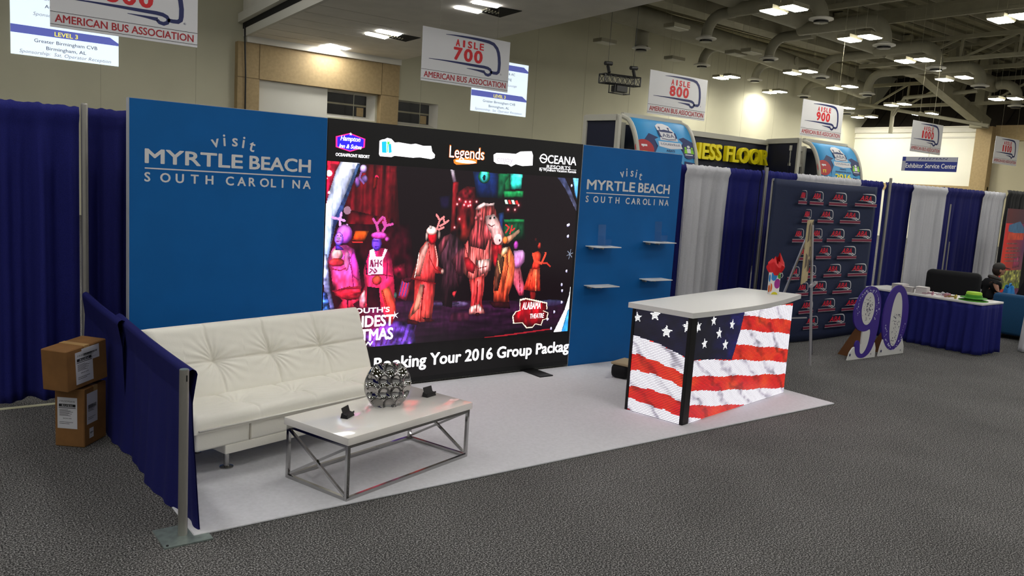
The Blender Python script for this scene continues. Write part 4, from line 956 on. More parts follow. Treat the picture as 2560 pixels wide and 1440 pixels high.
# seat pad
mb = MB()
cushion(mb, lambda u, v: (Vector((LS*u, -.005+.50*v, .315)), Vector((0, -.0, 1))), 330, 70, 4, 1, .1, .105, .07)
mb.grid(lambda u, v: Vector((LS*u, -.005+.50*v, .315)), 2, 2, 0, True)
s = mb.build('seat_cushion', LEATHER, t, True)
mb = MB(); mb.tube([(.03, -.012, .335), (LS/2, -.016, .336), (LS-.03, -.012, .335)], .007, 8); mb.build('seam_piping', LEATHER, s, True)
MB().rbox((.02, .015, .19), (LS-.02, .60, .335), .02).build('seat_base', LEATHER, t, 50)
mb = MB(); mb.box((LS*.22, .005, .20), (LS*.225, .02, .325)); mb.build('base_seam', mat('leather_seam', '#b9b3a4', .6), t)
MB().rbox((.235, .02, .13), (LS-.30, .60, .195), .008).build('under_rail', LEATHER, t, 50)
# backrest
RC = math.radians(22); bz = Vector((0, math.sin(RC), math.cos(RC))); bn = Vector((0, -math.cos(RC), math.sin(RC))); b0 = Vector((0, .47, .345))
mb = MB()
cushion(mb, lambda u, v: (b0+XA*(LS*u)+bz*(.565*v), bn), 330, 110, 4, 2, .1, .085, .07)
mb.grid(lambda u, v: b0+XA*(LS*u)+bz*(.565*v)-bn*.055*min(1, 8*min(u, 1-u, v, 1-v)), 30, 12, 0, True)
mb.build('backrest', LEATHER, t, True)
for x in (.315, LS-.38):
    for y in (.13, .52):
        mb = MB(); mb.tube([(x, y, .006), (x, y, .135)], .020, 16); l = mb.build('leg', CHROME, t, 40)
        MB().lathe([(.045, .0), (.045, .006), (.024, .014)], (x, y, .014 if False else 0), 20).build('leg_foot', CHROME, l, 40)
for o in t.children: o.location.z = 0
t.location.z = .014

# ---- coffee table
A_T = math.radians(17)
t = thing('coffee_table', 'low glossy white coffee table on a chrome frame in front of the sofa', 'table', (.93, .02, .014), A_T)
LT, DT, HT = 1.17, .575, .405
MB().rbox((-.012, -.012, HT-.048), (LT+.012, DT+.012, HT), .0025, 0, 2).build('tabletop', GLOSSWHITE, t, 40)
w = .022
for x in (0, LT-w):
    for y in (0, DT-w): MB().box((x, y, 0), (x+w, y+w, HT-.048)).build('leg', CHROME, t, bevel=.001)
for y in (0, DT-w):
    MB().box((w, y, 0), (LT-w, y+w, w)).build('bottom_rail', CHROME, t); MB().box((w, y, HT-.07), (LT-w, y+w, HT-.048)).build('top_rail', CHROME, t)
for x in (0, LT-w):
    MB().box((x, w, 0), (x+w, DT-w, w)).build('bottom_rail', CHROME, t); MB().box((x, w, HT-.07), (x+w, DT-w, HT-.048)).build('top_rail', CHROME, t)
    xc = x+w/2
    MB().bar((xc-.004, w, .03), (xc-.004, DT-w, HT-.075), .016, .016).build('cross_brace', CHROME, t); MB().bar((xc+.006, w, HT-.075), (xc+.006, DT-w, .03), .016, .016).build('cross_brace', CHROME, t)
ZT = .419
# mirror vase with pressed dimples
t = thing('dimpled_vase', 'round silver mirror vase covered with dimples on the coffee table', 'vase', (1.462, .525, ZT), math.radians(-14))
def vase(mb):
    nu, nv = 168, 96; Wv, Hv, Dv = .168, .300, .068
    rowz = [(.10, 3, 0), (.37, 4, .0), (.64, 4, .0), (.90, 3, 0)]
    def fn(u, v):
        th = 2*PI*u; zz = v
        s = math.sin(PI*(.13+.74*v)); half = Wv*(max(0, s)**.62)*.985
        cx, sy = math.cos(th), math.sin(th)
        x = half*math.copysign(abs(cx)**.75, cx); y = Dv*(s**.5)*math.copysign(abs(sy)**.9, sy)
        z = Hv*v
        q = 0
        for zr, n, _ in rowz:
            for sd in (-1, 1):
                if sy*sd < 0: continue
                hw = Wv*(math.sin(PI*(.13+.74*zr))**.62)*1.02
                for k in range(n):
                    xc = (-1+2*(k+.5)/n)*hw; dx = (x-xc)/(hw/n*.98); dz = (v-zr)*Hv/.046
                    d2 = dx*dx+dz*dz
                    if d2 < 1: q = max(q, (1-d2)**.62)
        y -= math.copysign(.034*q*min(1, abs(sy)*1.6), sy) if abs(sy) > .02 else 0
        return (x, y, z+.0)
    mb.grid(fn, nu, nv)
    n = len(mb.v); row = [mb.v[i] for i in range(nu+1)]
    mb.add(row[:-1], [tuple(range(nu-1, -1, -1))])
    top = [mb.v[nv*(nu+1)+i] for i in range(nu)]
    inn = [(x*.8, y*.7, z-.004) for x, y, z in top]; low = [(x*.7, y*.6, z-.06) for x, y, z in top]
    mb.add(top+inn+low, [(i, (i+1) % nu, (i+1) % nu+nu, i+nu) for i in range(nu)] + [(i+nu, (i+1) % nu+nu, (i+1) % nu+2*nu, i+2*nu) for i in range(nu)] + [tuple(range(2*nu, 3*nu))])
    return mb
vase(MB()).build('vase_body', VASEM, t, 60)
for lab, x, y, a in (('black card holder on the coffee table, nearest the sofa arm side left of the vase', 1.11, .41, 38), ('black card holder on the coffee table, right of the vase', 1.865, .63, 20)):
    t = thing('card_holder', lab, 'card holder', (x, y, ZT), math.radians(a), 'card holders on the coffee table')
    m = MB(); m.add([(-.052,-.026,0),(.052,-.026,0),(.052,.026,0),(-.052,.026,0),(-.047,-.020,.022),(.047,-.020,.022),(.047,.022,.034),(-.047,.022,.034)], [(3,2,1,0),(4,5,6,7),(0,1,5,4),(1,2,6,5),(2,3,7,6),(3,0,4,7)]); m.build('holder_base', BLACK, t, bevel=.002)
    MB().obox((-.047, .006, .026), (.094,0,0), (0,.005,0), (0,.014,.040)).build('back_plate', BLACK, t, bevel=.001)
    MB().obox((-.050, -.024, .018), (.10,0,0), (0,.004,0), (0,.0,.014)).build('front_lip', BLACK, t, bevel=.001)

# ---- LED counter
A_D = math.radians(9.5)
t = thing('led_counter', 'white topped counter whose LED sides show a waving striped flag with stars', 'counter', (4.165, .175, .014), A_D)
LD, DD, HD = 1.965, .60, .945
MB().box((.005, .006, .0), (LD-.005, DD, HD)).build('cabinet', BLACK, t)
MB().box((-.012, -.006, .0), (.085, .03, HD)).build('corner_post', BLACKMETAL, t, bevel=.003)
MB().box((-.012, DD-.02, .0), (.03, DD+.006, HD)).build('corner_post', BLACKMETAL, t, bevel=.003)
top = [(-.065, DD+.02), (-.035, -.028)]
for i in range(1, 20):
    u = i/20; top.append((-.035+2.44*u, -.028+.14*u-.105*math.sin(PI*u)))
top += [(2.405, .112), (2.20, .735)]
mb = MB(); mb.poly(top, (0,0,HD+.046), XA, YA, .046); mb.build('countertop', WHITE, t, bevel=.003)
# right hand flank and the picture: canton, stripes and folds
def flag(ra, stars, canton, bounds, first, blue=1.0):
    W_, H_ = ra.x1-ra.x0, ra.z1-ra.z0; u = (ra.X-ra.x0)/W_; v = 1-(ra.Z-ra.z0)/H_
    n = ra.noise(.25, .12, 3, 3); n2 = ra.noise(.07, .05, 9, 2)
    # fold shade painted in diagonal bands across the flag picture
    dcoord = u*W_*.62+v*H_*-.78
    fold = np.sin(dcoord*26+n*5)*.5+.5; fold2 = np.sin(dcoord*61+n*9)*.5+.5
    sh = np.clip(1-.62*np.clip(fold-.74, 0, 1)*3.0*n2*1.4-.20*np.clip(fold2-.6, 0, 1), .12, 1)
    k = np.zeros(u.shape)
    for b in bounds:
        (u0, v0), (u1, v1), (u2, v2) = b
        l0 = (u-u1)*(u-u2)/((u0-u1)*(u0-u2)); l1 = (u-u0)*(u-u2)/((u1-u0)*(u1-u2)); l2 = (u-u0)*(u-u1)/((u2-u0)*(u2-u1))
        k += v > v0*l0+v1*l1+v2*l2+.006*np.sin(u*19+v*4)
    red = ((k.astype(int)+first) % 2 == 0)
    hot = np.clip(n*1.5-.25, 0, 1)[..., None]
    col = np.where(red[..., None], np.array((176, 12, 22.))*(1-hot)+np.array((216, 60, 26.))*hot, np.array((246, 238, 255.)))
    shade = np.where(red, .35+.65*sh, .22+.78*sh)[..., None]
    ra.c = col*shade
    m = ra.inside(canton); bl = blue*np.clip((u-.12)*2.4, .0, 1)*np.clip(n*1.3, .3, 1)
    ra.put(m, np.stack([14+14*bl, 14+12*bl, 30+120*bl], -1)*np.clip(.45+.7*n2, .3, 1.1)[..., None])
    for (su, sv, r, rot) in stars:
        cx, cz = ra.x0+su*W_, ra.z1-sv*H_
        pts = [(cx+(r if i % 2 == 0 else r*.42)*math.cos(PI/2+rot+i*PI/5), cz+(r if i % 2 == 0 else r*.42)*math.sin(PI/2+rot+i*PI/5)) for i in range(10)]
        ra.poly(pts, (255, 255, 255), var=0)
    rows = np.where(np.arange(ra.nz) % 2 == 0, 1.0, .45)[:, None, None]; ra.c *= rows
fr = Raster(0, LD-.088, 0, HD-.006, .0065)
bounds = [((0,-.30),(.46,-.10),(1,.03)), ((0,-.08),(.46,.055),(1,.19)), ((0,.06),(.46,.2),(1,.34)), ((0,.22),(.46,.355),(1,.51)), ((0,.40),(.46,.51),(1,.66)), ((0,.555),(.46,.67),(1,.79)), ((0,.695),(.46,.815),(1,.95)), ((0,.83),(.46,.97),(1,1.08)), ((0,.95),(.46,1.12),(1,1.25))]
Wf, Hf = LD-.088, HD-.006
flag(fr, [(.015,.095,.055,.3), (.150,.055,.052,.1), (.335,.125,.052,-.1), (.215,.19,.055,.1), (.085,.265,.052,.1), (.285,.315,.055,.05)],
     [(0, Hf*1.01), (.455*Wf, Hf*1.01), (.425*Wf, Hf*.80), (.365*Wf, Hf*.515), (.25*Wf, Hf*.55), (0, Hf*.60)], bounds, 0)
fr.build('front_screen', LEDDESK, t, (.087, -.001, .004), (1,0,0), (0,0,1))
sd = Raster(0, DD-.052, 0, HD-.006, .0072)
bounds = [((0,.265),(.5,.30),(1,.37)), ((0,.44),(.5,.47),(1,.525)), ((0,.61),(.5,.60),(1,.655)), ((0,.77),(.5,.75),(1,.79)), ((0,.885),(.5,.90),(1,.925)), ((0,1.0),(.5,1.02),(1,1.05))]
Ws = DD-.052
flag(sd, [(.38,.035,.06,.1), (.62,.17,.062,.05), (.99,.085,.055,.2), (.05,.09,.05,.2)], [(0, Hf*1.01), (Ws, Hf*1.01), (Ws, Hf*.63), (Ws*.5, Hf*.705), (0, Hf*.735)], bounds, 0, .14)
sd.build('side_screen', LEDDESK, t, (-.0035, DD-.022, .004), (0,-1,0), (0,0,1))
MB().box((-.003, .03, .0), (.006, DD-.02, HD)).build('side_backing', BLACK, t)
# gift bag
t = thing('gift_bag', 'small white gift bag with coloured balloons and red tissue on the counter', 'gift bag', (6.125, .765, 1.006), math.radians(-28))
mb = MB(); w, d, h = .050, .030, .235
mb.add([(-w,-d,0),(w,-d,0),(w,d,0),(-w,d,0),(-w*1.05,-d,h),(w*1.05,-d,h),(w*1.05,d,h),(-w*1.05,d,h)], [(3,2,1,0),(0,1,5,4),(1,2,6,5),(2,3,7,6),(3,0,4,7)])
o = np.array((0, -d-.0012, 0))
def clipdisc(c, rx, rz):
    pts = []
    for k in range(28):
        a = 2*PI*k/28; pts.append((min(w*.99, max(-w*.99, c[0]+rx*math.cos(a))), min(h*.99, max(.003, c[1]+rz*math.sin(a)))))
    return [p for i, p in enumerate(pts) if i == 0 or abs(p[0]-pts[i-1][0])+abs(p[1]-pts[i-1][1]) > 1e-5]
for c, rx, rz, mi in (((-.022,.195), .034, .048, 1), ((.04,.215), .024, .045, 2), ((.022,.118), .034, .052, 3), ((-.048,.075), .018, .045, 4), ((.0,.0), .036, .030, 5)):
    mb.poly(clipdisc(c, rx, rz), o, XA, ZA, 0, mi)
for s in (-1, 1):
    for c, rx, rz, mi in (((.0,.17), .02, .04, 1 if s < 0 else 3), ((.005,.06), .02, .04, 4)):
        mb.poly([(max(-d*.98, min(d*.98, c[0]+rx*math.cos(2*PI*k/20))), c[1]+rz*math.sin(2*PI*k/20)) for k in range(20)], (s*(w*1.03+.002), 0, 0), YA*s, ZA, 0, mi)
mb.build('bag', [mat('gift_bag_white', '#e4e2de', .45), BALLBLUE, GREEN, PURPLE, ORANGE, BALLYELLOW], t)
r = np.random.default_rng(5); mb = MB()
def tis(u, v):
    a = 2*PI*u; k = .26+.74*math.sin(PI*min(1, v*1.05)*.60)
    rr = .030+.060*k*(1+.18*math.sin(3*a+1)+.13*math.sin(5*a+2+v*2)+.08*math.sin(9*a))
    if v > .72: rr *= 1-(v-.72)/.28*.55
    z = h-.03+v*.155+.028*math.sin(2*a+.6)*v+.02*math.sin(5*a)*v + (.035 if v > .75 and math.cos(a-1.0) > .3 else 0)*(v-.75)*4
    return (rr*math.cos(a)*1.0, rr*.75*math.sin(a), z)
mb.grid(tis, 60, 26); mb.build('tissue_paper', RED, t, True)
mb = MB(); mb.tube([(w*.7, -d-.001, h-.02), (w*1.25, -d-.008, h+.0), (w*1.45, -d-.008, h-.03), (w*1.2, -d-.006, h-.055)], .003, 6); mb.build('handle', WHITE, t, True)
# dark bag behind the counter
t = thing('black_bag', 'black bag with a beige flap on the carpet behind the counter', 'bag', (4.98, 1.70, .014), .3)
MB().rbox((-.16, -.10, 0), (.16, .10, .15), .05).build('bag_body', BLACKCLOTH, t, True)
MB().rbox((-.15, -.11, .14), (.15, .10, .17), .012).build('flap', mat('beige_cloth', '#a8977a', .8), t, True)

# ---- cardboard boxes
def carton(label, loc, rot, w, d, h, tilt=0):
    t = thing('cardboard_box', label, 'box', loc, rot, 'stacked shipping boxes')
    t.rotation_euler = (tilt[0], tilt[1], rot) if tilt else (0, 0, rot)
    MB().rbox((0, 0, 0), (w, d, h), .006, 0, 1).build('carton', CARD, t)
    MB().box((w/2-.025, -.0005, h-.05), (w/2+.025, d+.0005, h+.0012)).build('packing_tape', mat('packing_tape', '#a98654', .35), t)
    return t
def ship_label(root, o, rt, up, w, h, rush=True):
    mb = MB(); o = Vector(o); rt = Vector(rt); up = Vector(up); n = rt.cross(up)
    mb.poly([(0,0),(w,0),(w,h),(0,h)], o+n*.0012, rt, up, .0008)
    l = mb.build('shipping_label', LABELW, root)
    mb = MB(); q = o+n*.002
    if rush:
        mb.poly([(.01*w/.13, h*.70), (w-.01*w/.13, h*.70), (w-.01*w/.13, h*.79), (.01*w/.13, h*.79)], q, rt, up)
        mb.poly([(.01, h*.655), (w-.01, h*.655), (w-.01, h*.675), (.01, h*.675)], q, rt, up)
        mb.text('FREEMAN', q+rt*w*.12+up*h*.85, rt, up, h*.055, w*.76, 0, .0, .1, 1.3)
        mb.text('SHOW SITE', q+rt*w*.28+up*h*.31, rt, up, h*.035, w*.44, 0, .01, .1)
    for k in range(9):
        z = h*(.60-.032*k) if k < 7 else h*(.2-.05*(k-7)); mb.poly([(w*.1, z), (w*(.55+.3*((k*7) % 5)/5), z), (w*(.55+.3*((k*7) % 5)/5), z+h*.012), (w*.1, z+h*.012)], q, rt, up)
    if not rush:
        for k in range(16): mb.poly([(w*.1+k*w*.05, h*.5), (w*.1+k*w*.05+w*.02*(1+k % 3*.4), h*.5), (w*.1+k*w*.05+w*.02*(1+k % 3*.4), h*.62), (w*.1+k*w*.05, h*.62)], q, rt, up)
    p = mb.build('label_print', INK, l)
    if rush:
        mb = MB(); mb.text('RUSH', o+n*.003+rt*w*.24+up*h*.715, rt, up, h*.055, w*.52, 0, .01, 0, 1.2); mb.build('label_heading', LABELW, l)
AB = math.radians(50)
t = carton('brown shipping box on the floor, lower one of the stack beside the side drape', (-.215, 1.745, 0), AB, .275, .21, .415)
ship_label(t, (-.0, .19, .13), (0,-1,0), (0,0,1), .14, .22); ship_label(t, (.03, -.0, .155), (1,0,0), (0,0,1), .13, .22, False); ship_label(t, (.06, 0, .05), (1,0,0), (0,0,1), .05, .07, False)
t = carton('brown shipping box lying tilted on top of the lower one', (-.325, 1.67, .421), math.radians(40), .38, .20, .285, (math.radians(.5), math.radians(-4)))
ship_label(t, (.08, 0, .03), (1,0,0), (0,0,1), .16, .225); ship_label(t, (.14, 0.0, .175), (1,0,0), (0,0,1), .165, .095, False)
ship_label(t, (.10, .03, .2762), (1,0,0), (0,1,0), .2, .12, False)

# ================================================================ aisle behind and beside the booth
# bus emblem used on the hanging signs and on the logo banner (x right, y up, unit = sign width)
def bus_emblem(mb, o, rt, up, w, h, mi):
    P = lambda L: [(x*w, (1-y)*h) for x, y in L]
    W = lambda L: [q*w*1.3 for q in L]
    mb.strip(P([(.25,.077),(.34,.068),(.422,.064),(.52,.061),(.594,.062),(.68,.066),(.744,.074),(.80,.10),(.842,.173),(.862,.25),(.872,.33),(.880,.45),(.879,.56),(.874,.62),(.855,.652),(.82,.656),(.78,.650)]), W([.003,.008,.012,.015,.018,.021,.023,.025,.026,.027,.027,.027,.027,.026,.024,.022,.020]), o, rt, up, mi)
    mb.strip(P([(.075,.574),(.26,.567),(.432,.567),(.60,.571),(.70,.571),(.745,.580),(.775,.606),(.787,.645),(.778,.690),(.752,.716),(.722,.705),(.706,.672)]), W([.003,.009,.015,.019,.021,.022,.022,.022,.022,.022,.020,.018]), o, rt, up, mi)
    mb.strip(P([(.50,.645),(.62,.652),(.71,.664)]), W([.003,.012,.022]), o, rt, up, mi)
def aisle_sign(num, label, x, y, z, dx=0, w=2.438, h=1.19):
    t = thing('aisle_sign', label, 'hanging sign', (x, y, z), 0, 'hanging aisle signs')
    MB().box((0, 0, 0), (w, .012, h)).build('board', SIGNW, t)
    yy = -.003
    mb = MB(); bus_emblem(mb, (0, yy, 0), XA, ZA, w, h, 0)
    ring = [(.905*w+.018*math.cos(a), .40+.018*math.sin(a)) for a in np.linspace(0, 2*PI, 15)]; mb.strip(ring, .004, (0, yy, 0), XA, ZA); mb.text('R', (.899*w, yy, .390), XA, ZA, .02, None, 0, .0)
    mb.build('bus_emblem', SIGNNAVY, t)
    mb = MB(); cell = .33*w/4.8
    for i, ch in enumerate('AISLE'): mb.text(ch, (.362*w+cell*(i+.35), yy, .885), XA, ZA, .145, cell*(.25 if ch == 'I' else .62), 0, .07, 0, 1, 0, 'c')
    n_ = len(num); cw = .35*w/3 if n_ == 3 else .42*w/4; x_ = .335*w if n_ == 3 else .30*w
    for i, ch in enumerate(num): mb.text(ch, (x_+cw*(i+.5), yy, .585), XA, ZA, .26, cw*(.35 if ch == '1' else .74), 0, .085, 0, 1, 0, 'c')
    mb.build('aisle_number', SIGNRED, t)
    mb = MB(); mb.text('AMERICAN BUS ASSOCIATION', (.03*w, yy, .092), XA, ZA, .125, .94*w, 0, .035); mb.build('association_name', SIGNDRED, t)
    mb = MB(); mb.box((0, yy, .255), (w, yy+.003, .263)); mb.box((0, yy, .045), (w, yy+.003, .053)); mb.build('rule_lines', INK, t)
    mb = MB()
    for fx in (.18, .84): mb.tube([(fx*w, .006, h-.03), (fx*w, .006, 10.8-z)], .002, 4)
    mb.build('hanging_wire', STEEL, t)
    return t
for k in range(6):
    n = 600+100*k
    aisle_sign(str(n), 'hanging white sign reading aisle %d with bus emblem%s' % (n, ', cut off at the top left' if k == 0 else ''), 1.521*.8-1.2046*.2+7.315*k, 11.97, 4.14)
# exhibitor service sign
t = thing('service_sign', 'blue and grey hanging sign reading exhibitor service center', 'hanging sign', (30.0, 12.09, 3.37))
o = Vector((30.0, 12.09, 0)); rt = Vector((0,-1,0)); Wg, Hg = 2.07, .54
MB().box((0, -Wg, 0), (.03, 0, Hg)).build('board', mat('service_navy', '#22307c', .55), t)
mb = MB(); mb.box((-.004, -Wg, Hg*.68), (0, -.14, Hg)); mb.box((-.004, -.14, 0), (0, 0, Hg*.70)); mb.build('grey_band', mat('service_grey', '#9a9cab', .5), t)
mb = MB(); mb.text('FREEMAN', (-.006, -.62, Hg*.80), rt, ZA, .075, 1.1, 0, .0, .2); mb.build('band_text', SIGNNAVY, t)
mb = MB(); mb.text('Exhibitor Service Center', (-.006, -.16, .12), rt, ZA, .17, 1.89, 0, .02); mb.build('sign_text', LETTER, t)
mb = MB(); mb.tube([(.015, -1.0, Hg), (.015, -1.0, 7.4)], .006, 5); mb.build('hanging_wire', STEEL, t)

# projected sponsor slides on the back wall
PSCR = mat('projected_white', (222,236,248), .8, emit=1.0); PBLUE = mat('projected_blue', (92,100,175), .8, emit=.8); PTXT = mat('projected_ink', (70,76,104), .8, emit=.35); PYEL = mat('projected_yellow', (250,235,90), .8, emit=1.0); PGREY = mat('projected_grey', (130,134,150), .8, emit=.6)
def slide(label, x):
    z = 4.99; w, h = 3.08, 2.32
    t = thing('projected_slide', label, 'projection', (x, YW-.012, z), 0, 'projected sponsor slides')
    MB().box((0, 0, 0), (w, .011, h)).build('slide', PSCR, t)
    mb = MB()
    for zb in (.66, 1.96): mb.poly([(0, zb), (w, zb-.0), (w, zb+.08), (w-.26, zb+.24), (0, zb+.25)], (0, -.003, 0), XA, ZA)
    mb.build('title_band', PBLUE, t)
    mb = MB(); mb.text('LEVEL 3', (w/2-.0, -.005, .70), XA, ZA, .13, .66, 0, .02, 0, 1, 0, 'c'); mb.text('LEVEL 3', (w/2, -.005, 2.0), XA, ZA, .13, .66, 0, .02, 0, 1, 0, 'c'); mb.build('title', PYEL, t)
    mb = MB()
    mb.text('Greater Birmingham CVB', (w/2, -.005, .44), XA, ZA, .105, 1.8, 0, .006, 0, 1, 0, 'c'); mb.text('Birmingham, AL', (w/2, -.005, .24), XA, ZA, .105, 1.14, 0, .006, 0, 1, 0, 'c')
    mb.text('Atlantic City CVA & AC', (w/2-.02, -.005, 1.76), XA, ZA, .105, 1.62, 0, .006, 0, 1, 0, 'c'); mb.text('Atlantic City, NJ', (w/2, -.005, 1.52), XA, ZA, .105, 1.2, 0, .006, 0, 1, 0, 'c'); mb.build('sponsor_name', PTXT, t)
    mb = MB(); mb.text('Sponsorship:  Sat. Operator Reception', (w/2, -.005, .07), XA, ZA, .105, 2.62, 0, 0, .22, 1, 0, 'c'); mb.text('Sponsorship:  Sun. Lounge', (w/2, -.005, 1.26), XA, ZA, .105, 1.85, 0, 0, .22, 1, 0, 'c'); mb.build('sponsorship_line', PGREY, t)
slide('projected slide at the top left, behind the aisle 600 sign', 1.77); slide('projected slide behind the aisle 700 sign', 19.05)

# black lighting truss on its hoists
t = thing('lighting_truss', 'short black lighting truss hanging in front of the beige wall', 'truss', (15.8, 14.0, 5.12))
mb = MB(); L = 1.5; S = .26
for y in (0, S):
    for z in (0, S): mb.tube([(0, y, z), (L, y, z+.05)], .022, 6)
mb.build('chords', BLACKMETAL, t)
mb = MB(); n = 7
for i in range(n):
    a, b = L*i/n, L*(i+1)/n; k = .05/L
    for y in (0, S): mb.bar((a, y, a*k), (b, y, S+b*k), .014); mb.bar((b, y, b*k), (a, y, S+a*k), .014)
    for z in (0, S): mb.bar((a, 0, z+a*k), (b, S, z+b*k), .014)
for a in (0, L):
    k = .05/L
    for y in (0, S): mb.bar((a, y, a*k), (a, y, S+a*k), .03)
    for z in (0, S): mb.bar((a, 0, z+a*k), (a, S, z+a*k), .03)
mb.build('lattice', BLACKMETAL, t)
for x in (.2, 1.28):
    mb = MB(); mb.tube([(x, .05, .31), (x+.0, .13, .52)], .05, 8); mb.tube([(x-.12, .13, .58), (x+.15, .13, .6)], .06, 12); mb.build('hoist', BLACK, t)
    mb = MB(); mb.tube([(x, .13, .6), (x+.05, .13, 5.6)], .006, 5); mb.build('hanging_cable', BLACK, t)
mb = MB(); mb.box((.52, .0, -.2), (.98, .26, -.02)); mb.build('projector', BLACK, t, bevel=.01)
mb = MB()
for x in (.44, 1.06):
    mb.bar((x, .0, .02), (x, .0, -.24), .02); mb.bar((x, .26, .02), (x, .26, -.24), .02)
mb.bar((.42, 0, -.24), (1.08, 0, -.24), .025); mb.bar((.42, .26, -.24), (1.08, .26, -.24), .025); mb.bar((.44, 0, -.24), (.44, .26, -.24), .025); mb.bar((1.06, 0, -.24), (1.06, .26, -.24), .025)
mb.build('projector_cage', BLACKMETAL, t)

# ---- dark entrance portal with yellow letters, flanked by two curved banners
t = thing('entrance_portal', 'dark navy exhibit wall with yellow letters between two curved banners', 'exhibit wall', (0,0,0))
FRM = mat('portal_frame', '#b5b3a6', .45)
zt = 3.60; yb_ = 10.6; yf = 9.0
def framed(mbp, mbf, p, q, z0, z1, w=.09, n=1):
    p = Vector(p); q = Vector(q); d = (q-p).normalized(); nn = Vector((-d.y, d.x, 0))
    mbp.obox(p+Vector((0,0,z0)), q-p, nn*.03, (0,0,z1-z0))
    for k in range(n+1):
        c = p.lerp(q, k/n); mbf.obox(c-d*w/2-nn*.045+Vector((0,0,z0)), d*w, nn*.09, (0,0,z1-z0))
    mbf.obox(p-nn*.045+Vector((0,0,z1-.12)), q-p, nn*.09, (0,0,.14))
def wing(p, q, z1, w):
    bp, bf = MB(), MB(); framed(bp, bf, p, q, 0, z1, w); k = bp.build('wall_panel', PORTALNAVY, t); bf.build('panel_frame', FRM, k, bevel=.004)
wing((15.0, 10.3, 0), (18.92, 10.3, 0), 3.62, .06); wing((18.92, 10.3, 0), (18.55, 9.0, 0), 3.66, .07); wing((11.55, 9.95, 0), (11.66, 9.0, 0), 3.62, .10)
for x0, x1 in ((11.70, 12.06), (18.60, 19.2)):
    bp, bf = MB(), MB(); bp.box((x0, yf+.3, 0), (x1, yf+.33, 3.2)); k = bp.build('infill_panel', PORTALNAVY, t)
    bf.box((x0, yf+.26, 2.92), (x1, yf+.34, 3.0)); bf.box((x0, yf+.26, 3.34), (x1, yf+.34, 3.48)); bf.box((x0, yf+.29, 3.0), (x1, yf+.31, 3.34)); bf.box((x1-.06, yf+.22, 0), (x1+.05, yf+.32, 3.5)); bf.build('panel_frame', FRM, k, bevel=.004)
for x0, x1 in ((12.1, 14.2), (19.25, 21.5)): MB().box((x0, yf+.64, 0), (x1, yf+.68, 3.5)).build('rear_panel', PORTALNAVY, t)
for x0 in (12.0, 19.15): MB().box((x0, yf+.35, 0), (x0+.1, yf+.9, 3.5)).build('side_panel', PORTALNAVY, t)
mb = MB(); xe =  18.872; mb.text('BUSINESS FLOOR', (xe-4.55, 10.21, 2.93), XA, ZA, .40, 4.5, 0, .05, 0, 1, .06); mb.build('raised_letters', [YELLOW], t)
